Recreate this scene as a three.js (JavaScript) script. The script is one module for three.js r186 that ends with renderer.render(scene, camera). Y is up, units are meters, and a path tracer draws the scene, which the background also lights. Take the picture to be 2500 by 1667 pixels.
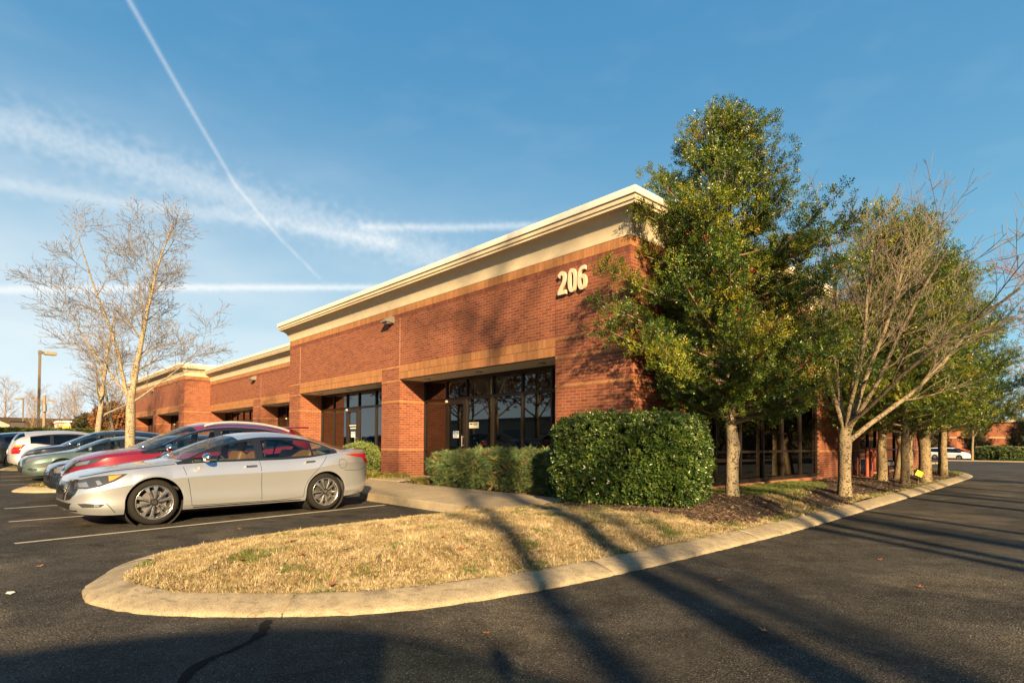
import * as THREE from 'three';
import { mergeGeometries, mergeVertices, toCreasedNormals } from 'three/addons/utils/BufferGeometryUtils.js';
import { RoundedBoxGeometry } from 'three/addons/geometries/RoundedBoxGeometry.js';
import { TextGeometry } from 'three/addons/geometries/TextGeometry.js';
import { FontLoader } from 'three/addons/loaders/FontLoader.js';
import { MeshBVH } from 'three-mesh-bvh';
import { createNoise2D, createNoise3D } from 'simplex-noise';

// ---------- camera, sky, sun, exposure ----------
const scene = new THREE.Scene();
const camera = new THREE.PerspectiveCamera(61.17, 2500 / 1667, 0.1, 1500);
camera.position.set(6.5, 1.246, 9.066);
camera.rotation.set(0.02366, 0.82469, 0.00418, 'YXZ');
camera.setViewOffset(2500, 1667, 0, -214.93, 2500, 1667);
camera.updateProjectionMatrix();
const renderer = new THREE.WebGLRenderer({ antialias: true });
renderer.setSize(1024, 682);
renderer.shadowMap.enabled = true;
renderer.toneMapping = THREE.LinearToneMapping;
renderer.toneMappingExposure = 3.05;

const SUN_DIR = new THREE.Vector3(1.6, 0.71, 1.0).normalize();
const sun = new THREE.DirectionalLight(new THREE.Color().setRGB(1, 0.71, 0.38), 5);
sun.position.copy(SUN_DIR).multiplyScalar(120).add(new THREE.Vector3(-5, 0, 0));
sun.target.position.set(-5, 0, 0);
sun.castShadow = true;
sun.shadow.radius = 2.2;
sun.shadow.mapSize.set(4096, 4096);
Object.assign(sun.shadow.camera, { left: -60, right: 60, top: 60, bottom: -60, near: 1, far: 320 });
scene.add(sun, sun.target);

// ---------- seeded helpers ----------
function rng(seed) { let s = seed >>> 0; return () => { s = (s + 0x6d2b79f5) | 0; let t = Math.imul(s ^ (s >>> 15), 1 | s); t = (t + Math.imul(t ^ (t >>> 7), 61 | t)) ^ t; return ((t ^ (t >>> 14)) >>> 0) / 4294967296; }; }
const n2 = createNoise2D(rng(11)), n3 = createNoise3D(rng(12));
const clamp = (v, a = 0, b = 1) => Math.min(b, Math.max(a, v));
const lerp = (a, b, t) => a + (b - a) * t;
const smooth = (a, b, x) => { const t = clamp((x - a) / (b - a)); return t * t * (3 - 2 * t); };
const fbm2 = (x, y, o = 4) => { let s = 0, a = 0.5, f = 1; for (let i = 0; i < o; i++) { s += a * n2(x * f + i * 17.3, y * f - i * 9.1); a *= 0.5; f *= 2.03; } return s; };
const V = (x, y, z) => new THREE.Vector3(x, y, z);

// ---------- the sky: clear winter evening air, cirrus and contrails ----------
{
  const W = 2048, H = 1024, data = new Float32Array(W * H * 4);
  const D2R = Math.PI / 180;
  const unit = ([az, el]) => V(Math.cos(el * D2R) * Math.cos(az * D2R), Math.sin(el * D2R), Math.cos(el * D2R) * Math.sin(az * D2R));
  // trails: polylines of [azimuth, elevation], half width in degrees, strength, raggedness
  const trails = [
    { p: [[-174.3, 37.5], [-171.43, 32.76], [-167.37, 27.7], [-163.17, 21.99], [-159.47, 18.3], [-155.8, 15.12]], w: 0.11, s: 0.5, r: 0.3, fade: 1 },
    { p: [[-196, 22.3], [-179.23, 22.57], [-171.05, 22.18], [-162.44, 21.08], [-153.27, 19.54], [-143.21, 17.47]], w: 1.25, s: 0.42, r: 1.0, fade: 0 },
    { p: [[-200, 6.5], [-178.99, 11.13], [-166.78, 13.16], [-150.78, 14.72], [-138, 15.1]], w: 0.24, s: 0.7, r: 0.5, fade: 0 },
    { p: [[-152, 20.0], [-143, 20.5], [-133.64, 20.85]], w: 0.3, s: 0.55, r: 0.7, fade: 0 },
    { p: [[-195, 17.5], [-179.14, 18.56], [-170.99, 18.99], [-162.42, 19.51], [-149.16, 18.74]], w: 0.55, s: 0.36, r: 0.8, fade: 0 },
  ].map((t) => { const v = t.p.map(unit), out = []; for (let k = 0; k < v.length - 1; k++) { const n = Math.max(1, Math.ceil(v[k].angleTo(v[k + 1]) / D2R / 1.5)); for (let i = 0; i < n; i++) out.push(v[k].clone().lerp(v[k + 1], i / n).normalize()); } out.push(v.at(-1)); const els = t.p.map((q) => q[1]); return { ...t, v: out, lo: Math.min(...els) - t.w * 6 - 1, hi: Math.max(...els) + t.w * 6 + 1 }; });
  const dir = V(0, 0, 0), q = V(0, 0, 0), ab = V(0, 0, 0);
  for (let j = 0; j < H; j++) {
    const el = (j + 0.5) / H * 180 - 90, y = Math.sin(el * D2R), cy = Math.cos(el * D2R);
    for (let i = 0; i < W; i++) {
      const az = (i + 0.5) / W * 360 - 180;
      dir.set(cy * Math.cos(az * D2R), y, cy * Math.sin(az * D2R));
      const e = Math.max(0, el);
      const sunDot = dir.dot(SUN_DIR);
      // vertical gradient of clear air
      const t = 1 - Math.exp(-e / 17), z = lerp(1, 0.72, smooth(34, 85, e));
      let r = lerp(0.31, 0.0135, Math.pow(t, 0.42)) * z, g = lerp(0.34, 0.073, Math.pow(t, 0.82)) * z, b = lerp(0.35, 0.162, Math.pow(t, 1.0)) * z;
      // warmer and brighter toward the low sun
      const glow = Math.pow(Math.max(0, sunDot), 6) * 0.34;
      r += glow * 0.9; g += glow * 0.7; b += glow * 0.42;
      if (el < 0) { r = 0.10; g = 0.098; b = 0.092; }
      // high thin cloud
      if (el > -0.5 && el < 50) {
        let c = 0;
        for (const tr of trails) {
          if (el < tr.lo || el > tr.hi) continue;
          let best = 9, at = 0;
          for (let k = 0; k < tr.v.length - 1; k++) {
            ab.subVectors(tr.v[k + 1], tr.v[k]); q.subVectors(dir, tr.v[k]);
            const u = clamp(q.dot(ab) / ab.lengthSq());
            const d = Math.sqrt(q.addScaledVector(ab, -u).lengthSq());
            if (d < best) { best = d; at = (k + u) / (tr.v.length - 1); }
          }
          best /= D2R;
          if (best > tr.w * 6) continue;
          const rag = 1 + tr.r * 0.9 * fbm2(az * 0.75 / Math.sqrt(tr.w), el * 1.1 / Math.sqrt(tr.w), 4);
          const fine = 0.62 + 0.5 * tr.r * fbm2(az * 2.2 + 40, el * 3.4, 4) + 0.38 * (1 - tr.r);
          const ww = tr.w * Math.max(0.25, rag) * (tr.fade ? lerp(1.25, 0.45, at) : 1);
          c += tr.s * Math.exp(-((best / ww) ** 2)) * Math.max(0, fine);
        }
        c += 0.05 * Math.max(0, fbm2(az * 0.07 + 3, el * 0.22, 4)) * smooth(6, 20, el) * smooth(45, 28, el);
        c += 0.78 * (0.85 + 0.3 * fbm2(az * 0.05 + 9, el * 0.16, 4)) * smooth(33, 3, el) * Math.max(0, -Math.cos((az + 8) * D2R)) ** 2; // thin veil of high haze in the west
        c = Math.min(c, 0.88);
        r = lerp(r, 0.325, c); g = lerp(g, 0.335, c); b = lerp(b, 0.338, c);
      }
      const o = (j * W + i) * 4; data[o] = r; data[o + 1] = g; data[o + 2] = b; data[o + 3] = 1;
    }
  }
  const sky = new THREE.DataTexture(data, W, H, THREE.RGBAFormat, THREE.FloatType);
  sky.mapping = THREE.EquirectangularReflectionMapping; sky.minFilter = sky.magFilter = THREE.LinearFilter; sky.needsUpdate = true;
  scene.background = sky; scene.environment = sky;
}

// ---------- scene graph helpers ----------
const taken = new Map();
function numbered(name) { const n = taken.get(name) ?? 0; taken.set(name, n + 1); return n ? `${name}_${String(n).padStart(3, '0')}` : name; }
function tag(o, label, category, group, kind) { o.userData.label = label; if (category) o.userData.category = category; if (group) o.userData.group = group; if (kind) o.userData.kind = kind; return o; }
function mesh(name, geo, mat, parent = scene) {
  const list = Array.isArray(geo) ? geo : [geo];
  const g = list.length === 1 ? list[0] : mergeGeometries(uniform(list));
  const m = new THREE.Mesh(g, mat); m.name = parent === scene ? numbered(name) : name; m.castShadow = m.receiveShadow = true; parent.add(m); return m;
}
function uniform(list) {
  const anyColor = list.some((g) => g.attributes.color);
  return list.map((g) => {
    let k = g.index ? g.toNonIndexed() : g;
    for (const n of Object.keys(k.attributes)) if (!['position', 'normal', 'uv', 'color'].includes(n)) k.deleteAttribute(n);
    if (!k.attributes.uv) k.setAttribute('uv', new THREE.BufferAttribute(new Float32Array(k.attributes.position.count * 2), 2));
    if (anyColor && !k.attributes.color) k.setAttribute('color', new THREE.BufferAttribute(new Float32Array(k.attributes.position.count * 3).fill(1), 3));
    return k;
  });
}
function thing(name, label, category, pos = [0, 0, 0], turn = 0, group) {
  const o = new THREE.Group(); o.name = numbered(name); scene.add(o); o.position.set(...pos); o.rotation.y = turn; tag(o, label, category, group); return o;
}
function part(name, parent) { const o = new THREE.Group(); o.name = name; parent.add(o); return o; }
function struct(name, geo, mat) { const m = mesh(name, geo, mat); m.userData.kind = 'structure'; return m; }
function structGroup(name) { const o = new THREE.Group(); o.name = numbered(name); o.userData.kind = 'structure'; scene.add(o); return o; }
// boxes given by their two corners
function box(x0, x1, y0, y1, z0, z1) { const g = new THREE.BoxGeometry(Math.abs(x1 - x0), Math.abs(y1 - y0), Math.abs(z1 - z0)); g.translate((x0 + x1) / 2, (y0 + y1) / 2, (z0 + z1) / 2); return g; }
function rbox(x0, x1, y0, y1, z0, z1, r = 0.01, seg = 2) { const g = new RoundedBoxGeometry(Math.abs(x1 - x0), Math.abs(y1 - y0), Math.abs(z1 - z0), seg, r); g.translate((x0 + x1) / 2, (y0 + y1) / 2, (z0 + z1) / 2); return g; }
function cyl(p, q, r0, r1 = r0, seg = 12) { const d = V(0, 0, 0).subVectors(q, p), g = new THREE.CylinderGeometry(r1, r0, d.length(), seg, 1); g.translate(0, d.length() / 2, 0); g.applyQuaternion(new THREE.Quaternion().setFromUnitVectors(V(0, 1, 0), d.normalize())); g.translate(p.x, p.y, p.z); return g; }
function paint(g, c) { const n = g.attributes.position.count, a = new Float32Array(n * 3); for (let i = 0; i < n; i++) a.set(c, i * 3); g.setAttribute('color', new THREE.BufferAttribute(a, 3)); return g; }
function rgb(r, g, b) { return new THREE.Color().setRGB(r, g, b); }
function std(color, roughness = 0.8, extra = {}) { return new THREE.MeshStandardMaterial({ color: Array.isArray(color) ? rgb(...color) : color, roughness, metalness: 0, ...extra }); }
function phys(color, roughness = 0.5, extra = {}) { return new THREE.MeshPhysicalMaterial({ color: Array.isArray(color) ? rgb(...color) : color, roughness, metalness: 0, ...extra }); }
// tiling noise textures: f(u, v, noise) -> [r, g, b] or grey, both in 0..1 (sRGB for colour, linear otherwise)
function texture(size, f, { srgb = true, metres = 1, seed = 1 } = {}) {
  const d = new Uint8Array(size * size * 4);
  const nz = createNoise3D(rng(seed)), n4 = (u, v, k) => { // tiling by a torus-like blend
    const sx = smooth(0.85, 1, u), sy = smooth(0.85, 1, v), a = nz(u * k, v * k, seed);
    if (!sx && !sy) return a;
    const b = sx ? nz((u - 1) * k, v * k, seed) : 0; let r = lerp(a, b, sx);
    if (sy) { const c = nz(u * k, (v - 1) * k, seed), e = sx ? nz((u - 1) * k, (v - 1) * k, seed) : 0; r = lerp(r, lerp(c, e, sx), sy); }
    return r;
  };
  for (let j = 0; j < size; j++) for (let i = 0; i < size; i++) {
    const r = f((i + 0.5) / size, (j + 0.5) / size, n4), o = (j * size + i) * 4;
    const [x, y, z] = Array.isArray(r) ? r : [r, r, r];
    d[o] = clamp(x) * 255; d[o + 1] = clamp(y) * 255; d[o + 2] = clamp(z) * 255; d[o + 3] = 255;
  }
  const t = new THREE.DataTexture(d, size, size); t.wrapS = t.wrapT = THREE.RepeatWrapping; t.magFilter = THREE.LinearFilter; t.minFilter = THREE.LinearMipmapLinearFilter; t.generateMipmaps = true;
  t.repeat.set(1 / metres, 1 / metres); if (srgb) t.colorSpace = THREE.SRGBColorSpace; t.needsUpdate = true; return t;
}
function planarUV(g, ax = 'x', ay = 'z', k = 1) { const p = g.attributes.position, uv = new Float32Array(p.count * 2), get = { x: (i) => p.getX(i), y: (i) => p.getY(i), z: (i) => p.getZ(i) }; for (let i = 0; i < p.count; i++) { uv[i * 2] = get[ax](i) * k; uv[i * 2 + 1] = get[ay](i) * k; } g.setAttribute('uv', new THREE.BufferAttribute(uv, 2)); return g; }
// uv in metres by the way each face points
function boxUV(g) {
  if (g.index) g = g.toNonIndexed();
  const p = g.attributes.position, n = g.attributes.normal, uv = new Float32Array(p.count * 2);
  for (let i = 0; i < p.count; i++) {
    const ax = Math.abs(n.getX(i)), ay = Math.abs(n.getY(i)), az = Math.abs(n.getZ(i));
    if (ay >= ax && ay >= az) { uv[i * 2] = p.getX(i); uv[i * 2 + 1] = p.getZ(i); } else if (ax >= az) { uv[i * 2] = p.getZ(i); uv[i * 2 + 1] = p.getY(i); } else { uv[i * 2] = p.getX(i); uv[i * 2 + 1] = p.getY(i); }
  }
  g.setAttribute('uv', new THREE.BufferAttribute(uv, 2)); return g;
}
// ---------- ground materials ----------
const groundY = (x, z) => -0.012 * Math.max(0, -z - 22);
const T = {};
T.asphalt = texture(1536, (u, v, n) => {
  const a = n(u, v, 420), b = n(u, v, 900), c = n(u, v, 130), d = n(u, v, 34), e = n(u, v, 9);
  let g = 0.315 + 0.035 * e + 0.03 * d + 0.035 * c + 0.085 * a + 0.05 * b;
  const stone = smooth(0.52, 0.8, a) * smooth(-0.1, 0.5, n(u + 0.37, v + 0.11, 300));
  const pit = smooth(0.5, 0.78, n(u + 0.11, v + 0.7, 260));
  g += 0.5 * stone - 0.14 * pit + 0.05 * n(u + 0.5, v, 190);
  return [g * 1.02, g * 1.0, g * 0.96];
}, { metres: 5, seed: 3 });
T.asphaltBump = texture(1024, (u, v, n) => 0.5 + 0.22 * n(u, v, 420) + 0.16 * n(u, v, 820) - 0.25 * smooth(0.5, 0.8, n(u + 0.11, v + 0.7, 260)), { srgb: false, metres: 5, seed: 3 });
T.concrete = texture(1024, (u, v, n) => {
  const g = 0.80 + 0.035 * n(u, v, 5) + 0.035 * n(u, v, 18) + 0.03 * n(u, v, 90) + 0.045 * n(u, v, 300);
  const pit = smooth(0.62, 0.8, n(u, v, 190)) * 0.3;
  return [g - pit, (g - pit) * 0.965, (g - pit) * 0.88];
}, { metres: 2, seed: 5 });
T.kerb = texture(1024, (u, v, n) => { const g = 0.78 + 0.05 * n(u, v, 5) + 0.05 * n(u, v, 18) + 0.04 * n(u, v, 90) + 0.05 * n(u, v, 260), pit = smooth(0.55, 0.8, n(u, v, 150)) * 0.3, stain = 0.09 * smooth(0.35, 0.8, n(u + 0.2, v, 7) + 0.3 * n(u, v, 30)), tyre = 0.10 * smooth(0.6, 0.85, n(u * 0.3, v + 0.4, 26)); const k = g - pit - stain - tyre; return [k, k * (0.965 - 0.02 * stain), k * (0.88 - 0.06 * stain)]; }, { metres: 2.3, seed: 15 });
T.concreteBump = texture(1024, (u, v, n) => 0.6 + 0.12 * n(u, v, 300) + 0.06 * n(u, v, 60) - 0.4 * smooth(0.62, 0.8, n(u, v, 190)), { srgb: false, metres: 2, seed: 5 });
T.soil = texture(512, (u, v, n) => { const g = 0.5 + 0.1 * n(u, v, 9) + 0.1 * n(u, v, 40) + 0.16 * n(u, v, 120); return [g, g * 0.86, g * 0.62]; }, { metres: 1.3, seed: 8 });
const M = {};
M.asphalt = phys([1.0, 0.97, 0.915], 0.82, { specularIntensity: 0.35, map: T.asphalt, bumpMap: T.asphaltBump, bumpScale: 0.012, vertexColors: true });
M.concrete = std([0.475, 0.425, 0.335], 0.85, { map: T.concrete, bumpMap: T.concreteBump, bumpScale: 0.004 });
M.kerb = std([0.49, 0.437, 0.345], 0.85, { map: T.kerb, bumpMap: T.kerb, bumpScale: 0.004 });
M.walk = std([0.45, 0.40, 0.315], 0.88, { map: T.concrete, bumpMap: T.concreteBump, bumpScale: 0.003 });
M.soil = std([0.46, 0.40, 0.29], 0.95, { map: T.soil, bumpMap: T.soil, bumpScale: 0.02 });
M.mulch = std([0.085, 0.055, 0.038], 0.95, { map: T.soil, bumpMap: T.soil, bumpScale: 0.03 });
M.paint = std([0.62, 0.61, 0.58], 0.7, { map: T.concrete });
M.tar = phys([0.011, 0.0105, 0.010], 0.85, { specularIntensity: 0.2, bumpMap: T.asphaltBump, bumpScale: 0.006 });

// asphalt: one sheet to the horizon, fine near the camera
{
  const lines = (marks) => { const out = []; for (let k = 0; k < marks.length - 1; k++) { const [a, s] = marks[k], b = marks[k + 1][0], n = Math.max(1, Math.round((b - a) / s)); for (let i = 0; i < n; i++) out.push(a + (b - a) * i / n); } out.push(marks.at(-1)[0]); return out; };
  const xs = lines([[-420, 40], [-140, 8], [-40, 0.8], [-10, 0.12], [9, 0.8], [30, 6], [120, 30], [420, 0]]);
  const zs = lines([[-420, 30], [-120, 5], [-40, 0.8], [-5, 0.12], [11, 0.8], [30, 6], [120, 30], [420, 0]]);
  const pos = [], uv = [], col = [], idx = [];
  for (const z of zs) for (const x of xs) {
    pos.push(x, groundY(x, z), z); uv.push(x, z);
    // worn, oiled and dusty patches of the surface
    const w = fbm2(x * 0.35, z * 0.35, 4), f = fbm2(x * 1.6 + 9, z * 1.6, 3), dust = smooth(0.12, 0.5, fbm2(x * 0.22 - 7, z * 0.5 + 3, 4));
    const stall = x < -1.6 && z < 9 ? 0.84 : 1;                         // the stalls were resealed darker than the drive
    const oil = 0.3 * smooth(0.45, 0.75, n2(x * 1.9 + 31, z * 1.9)) * (x < -1.8 && z < 8 ? 1 : 0.35), sand = 0.5 * smooth(0.35, 0.7, fbm2(x * 1.1 + 3, z * 2.6 - 8, 3)) * smooth(0.05, 0.4, n2(x * 0.5, z * 0.5 + 20));
    const scuff = x > 3.4 && z < 3 ? 0.13 * smooth(0.55, 0.95, Math.sin(Math.hypot(x - 14, z + 9) * 7 + 1.5 * n2(x, z))) * smooth(0, 0.5, n2(x * 0.4 + 5, z * 0.4)) : 0;
    const k = (0.50 + 0.17 * w + 0.10 * f + 0.30 * dust + sand + scuff - oil) * stall;
    col.push(k * (1.02 + 0.06 * dust), k, k * (0.95 - 0.10 * dust));
  }
  const nx = xs.length;
  for (let j = 0; j < zs.length - 1; j++) for (let i = 0; i < nx - 1; i++) { const a = j * nx + i; idx.push(a, a + nx, a + 1, a + 1, a + nx, a + nx + 1); }
  const g = new THREE.BufferGeometry(); g.setAttribute('position', new THREE.Float32BufferAttribute(pos, 3)); g.setAttribute('uv', new THREE.Float32BufferAttribute(uv, 2)); g.setAttribute('color', new THREE.Float32BufferAttribute(col, 3)); g.setIndex(idx); g.computeVertexNormals();
  struct('asphalt', g, M.asphalt);
}
// flat ribbons on the ground with a ragged edge
function ribbon(points, width, y, ragged = 0.2, seed = 1) {
  const c = new THREE.CatmullRomCurve3(points.map(([x, z]) => V(x, 0, z))), n = Math.max(8, Math.round(c.getLength() / 0.06)), pos = [], uv = [], idx = [], r = rng(seed);
  for (let i = 0; i <= n; i++) {
    const p = c.getPointAt(i / n), t = c.getTangentAt(i / n), w = typeof width === 'function' ? width(i / n) : width;
    const a = w / 2 * (1 + ragged * (r() - 0.5)), b = w / 2 * (1 + ragged * (r() - 0.5));
    const yy = y + groundY(p.x, p.z);
    pos.push(p.x + t.z * a, yy, p.z - t.x * a, p.x - t.z * b, yy, p.z + t.x * b); uv.push(p.x, p.z, p.x + w, p.z);
    if (i < n) { const k = i * 2; idx.push(k, k + 1, k + 2, k + 1, k + 3, k + 2); }
  }
  const g = new THREE.BufferGeometry(); g.setAttribute('position', new THREE.Float32BufferAttribute(pos, 3)); g.setAttribute('uv', new THREE.Float32BufferAttribute(uv, 2)); g.setIndex(idx); g.computeVertexNormals(); 
  if (g.attributes.normal.getY(0) < 0) { const ix = g.index.array; for (let i = 0; i < ix.length; i += 3) { const t = ix[i]; ix[i] = ix[i + 1]; ix[i + 1] = t; } g.computeVertexNormals(); }
  return g;
}
{ // stall lines
  const stalls = [[-2.77, 8.72, -3.71, 3.07], [-5.31, 8.70, -6.15, 3.07], [-7.66, 8.69, -8.5, 3.07], [-15.36, 8.58, -16.1, 3.07], [-17.76, 8.53, -18.5, 3.07], [-20.34, 8.47, -21.1, 3.07], [-22.88, 8.42, -23.6, 3.07]];
  stalls.forEach(([x0, z0, x1, z1], i) => { const m = struct('stall_line', ribbon([[x0, z0], [lerp(x0, x1, 0.33), lerp(z0, z1, 0.33)], [lerp(x0, x1, 0.66), lerp(z0, z1, 0.66)], [x1, z1]], 0.092, 0.005, 0.16, 31 + i), M.paint); });
  struct('tar_seam', ribbon([[2.36, 7.56], [2.61, 7.69], [2.79, 7.9], [2.89, 8.1], [3.03, 8.22], [3.3, 8.36], [3.7, 8.9], [3.8, 9.6]], (t) => 0.05 + 0.018 * Math.sin(t * 23) + 0.01 * Math.sin(t * 71), 0.005, 0.9, 77), M.tar);
}

// ---------- island: kerb ----------
const kerbOuter = new THREE.CatmullRomCurve3([[-1.57, 2.86], [-1.5, 4.0], [-1.38, 5.4], [-1.12, 6.7], [-0.71, 7.72], [-0.30, 8.05], [0.0, 8.2], [0.32, 8.34], [0.64, 8.425], [0.93, 8.43], [1.24, 8.35], [1.63, 8.16], [1.94, 7.9], [2.31, 7.49], [2.56, 7.18], [2.77, 6.81], [2.88, 6.5], [2.98, 6.02], [3.06, 5.51], [3.13, 4.7], [3.16, 3.51], [3.17, 2.16], [3.17, 0.88], [3.12, -0.93], [3.0, -3.58], [2.82, -7.6], [2.62, -12], [2.42, -15.5], [2.25, -18.4], [1.95, -20.6], [1.3, -22.6], [0.2, -24.2], [-1.5, -25], [-6, -25.3]].map(([x, z]) => V(x, 0, z)), false, 'centripetal');
const KW = 0.34, KH = 0.095;
const kerbProfile = [[0, -0.05], [0.0, 0.012], [0.035, 0.034], [0.09, 0.052], [0.17, 0.074], [0.25, 0.09], [0.30, KH], [KW, KH - 0.004], [KW + 0.004, -0.05]];
function sweep(curve, a, b, profile, n, inward = -1) {
  const pos = [], uv = [], idx = [], m = profile.length; let arc = [0];
  for (let k = 1; k < m; k++) arc.push(arc[k - 1] + Math.hypot(profile[k][0] - profile[k - 1][0], profile[k][1] - profile[k - 1][1]));
  for (let i = 0; i <= n; i++) {
    const t = a + (b - a) * i / n, p = curve.getPointAt(t), d = curve.getTangentAt(t), nx = -d.z * inward, nz = d.x * inward;
    const wob = 0.006 * n2(p.x * 2.1, p.z * 2.1);
    for (let k = 0; k < m; k++) { const o = profile[k][0] + (k < 2 ? 0.012 * n2(p.x * 6, p.z * 6) : 0); pos.push(p.x + nx * o, profile[k][1] + wob + groundY(p.x, p.z), p.z + nz * o); uv.push(t * curve.getLength(), arc[k]); }
  }
  for (let i = 0; i < n; i++) for (let k = 0; k < m - 1; k++) { const q = i * m + k; inward < 0 ? idx.push(q, q + 1, q + m, q + 1, q + m + 1, q + m) : idx.push(q, q + m, q + 1, q + 1, q + m, q + m + 1); }
  for (const base of [0, n * m]) for (let k = 1; k < m - 1; k++) (base === 0) === (inward < 0) ? idx.push(base, base + k + 1, base + k) : idx.push(base, base + k, base + k + 1);
  const g = new THREE.BufferGeometry(); g.setAttribute('position', new THREE.Float32BufferAttribute(pos, 3)); g.setAttribute('uv', new THREE.Float32BufferAttribute(uv, 2)); g.setIndex(idx); g.computeVertexNormals(); return g;
}
{
  const kerb = structGroup('kerb'), L = kerbOuter.getLength();
  // joints: one stands at the rounded end's right, then one every 3 m
  const at = (x, z) => { let best = 0, bd = 1e9; for (let i = 0; i <= 800; i++) { const p = kerbOuter.getPointAt(i / 800), d = Math.hypot(p.x - x, p.z - z); if (d < bd) { bd = d; best = i / 800; } } return best * L; };
  const j0 = at(2.33, 7.47), cuts = [0]; for (let s = j0 - 3.02 * Math.floor(j0 / 3.02); s < L - 0.5; s += 3.02) if (s > 0.6) cuts.push(s); cuts.push(L);
  for (let i = 0; i < cuts.length - 1; i++) mesh('kerb_segment', sweep(kerbOuter, (cuts[i] + (i ? 0.008 : 0)) / L, (cuts[i + 1] - 0.008) / L, kerbProfile, Math.max(10, Math.round((cuts[i + 1] - cuts[i]) / 0.08))), M.kerb, kerb);
}
const inPoly = (x, z, poly) => { let c = false; for (let i = 0, j = poly.length - 1; i < poly.length; j = i++) { const [xi, zi] = poly[i], [xj, zj] = poly[j]; if ((zi > z) !== (zj > z) && x < (xj - xi) * (z - zi) / (zj - zi) + xi) c = !c; } return c; };
const polyDist = (x, z, poly) => { let d = 1e9; for (let i = 0; i < poly.length - 1; i++) { const [ax, az] = poly[i], [bx, bz] = poly[i + 1], ex = bx - ax, ez = bz - az, t = clamp(((x - ax) * ex + (z - az) * ez) / (ex * ex + ez * ez || 1)); d = Math.min(d, Math.hypot(x - ax - ex * t, z - az - ez * t)); } return d; };
const kerbInner = [];
// (the inward normal used by sweep with inward = -1 is (d.z, -d.x))
for (let i = 0; i <= 260; i++) { const p = kerbOuter.getPointAt(i / 260), d = kerbOuter.getTangentAt(i / 260); kerbInner[i] = [p.x + d.z * KW, p.z - d.x * KW]; }
const islandPoly = [...kerbInner, [-6, -24.6], [-0.3, -21.2], [-0.05, -21.2], [-0.05, -0.05], [-0.35, 0.9], [-0.46, 1.2], [-0.46, 2.5], [-0.75, 2.95], [-1.2, 3.0]];
function islandY(x, z) {
  const d = polyDist(x, z, kerbInner);
  let h = KH - 0.012 + 0.15 * smooth(0, 1.15, d) + 0.015 * n2(x * 1.1, z * 1.1) * smooth(0, 0.5, d);
  if (z < 3.2 && z > 1) h = lerp(h, 0.185, smooth(0.75, 0, x + 0.5) * smooth(3.3, 2.8, z));
  if (z < -7) h = Math.min(h, 0.20);
  const tree = (cx, cz, r, a) => a * Math.exp(-((x - cx) ** 2 + (z - cz) ** 2) / (r * r));
  return h + groundY(x, z) + tree(1.37, -1.29, 0.6, 0.05) + tree(2.2, -4.4, 0.8, 0.07);
}
const mulch1 = [[-0.6, 1.95], [0.19, 2.08], [0.85, 2.08], [1.5, 1.9], [2.05, 1.62], [2.5, 1.3], [2.68, 0.6], [2.62, -0.3], [2.45, -1.0], [2.1, -1.55], [1.3, -1.85], [0.9, -1.9], [-0.2, -1.6], [-0.2, 0], [-0.6, 1]];
const mulch2 = [[-0.2, -7.9], [0.9, -7.2], [1.46, -5.69], [1.75, -3.87], [2.1, -2.7], [2.6, -2.25], [2.72, -3.0], [2.45, -4.4], [2.3, -5.6], [2.45, -7], [2.38, -9], [2.2, -11], [2.1, -13], [2.1, -16], [1.9, -19], [1.2, -20.5], [-0.2, -20.5]];
const isMulch = (x, z) => { const wx = x + 0.12 * n2(x * 2.3, z * 2.3), wz = z + 0.12 * n2(x * 2.3 + 8, z * 2.3); return inPoly(wx, wz, mulch1) || inPoly(wx, wz, mulch2); };
function sheet(poly, y, keep, step, x0, x1, z0, z1) {
  const ids = new Map(), pos = [], uv = [], idx = [];
  const nx = Math.ceil((x1 - x0) / step), nz = Math.ceil((z1 - z0) / step);
  const vert = (i, j) => { const k = i * 100000 + j; if (!ids.has(k)) { const x = x0 + i * step, z = z0 + j * step; ids.set(k, pos.length / 3); pos.push(x, y(x, z), z); uv.push(x, z); } return ids.get(k); };
  for (let i = 0; i < nx; i++) for (let j = 0; j < nz; j++) { const cx = x0 + (i + 0.5) * step, cz = z0 + (j + 0.5) * step; if (!inPoly(cx, cz, poly) || !keep(cx, cz)) continue; const a = vert(i, j), b = vert(i + 1, j), c = vert(i, j + 1), d = vert(i + 1, j + 1); idx.push(a, c, b, b, c, d); }
  const g = new THREE.BufferGeometry(); g.setAttribute('position', new THREE.Float32BufferAttribute(pos, 3)); g.setAttribute('uv', new THREE.Float32BufferAttribute(uv, 2)); g.setIndex(idx); g.computeVertexNormals(); return g;
}
const islandWide = [...kerbInner.map(([x, z], i) => { const p = kerbOuter.getPointAt(i / 260), d = kerbOuter.getTangentAt(i / 260); return [p.x + d.z * (KW - 0.05), p.z - d.x * (KW - 0.05)]; }), ...islandPoly.slice(kerbInner.length)];
struct('lawn', sheet(islandWide, islandY, (x, z) => !isMulch(x, z), 0.06, -2, 3.6, -26, 8.6), M.soil);
struct('mulch_bed', sheet(islandWide, islandY, isMulch, 0.06, -2, 3.6, -26, 8.6), M.mulch);

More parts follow.
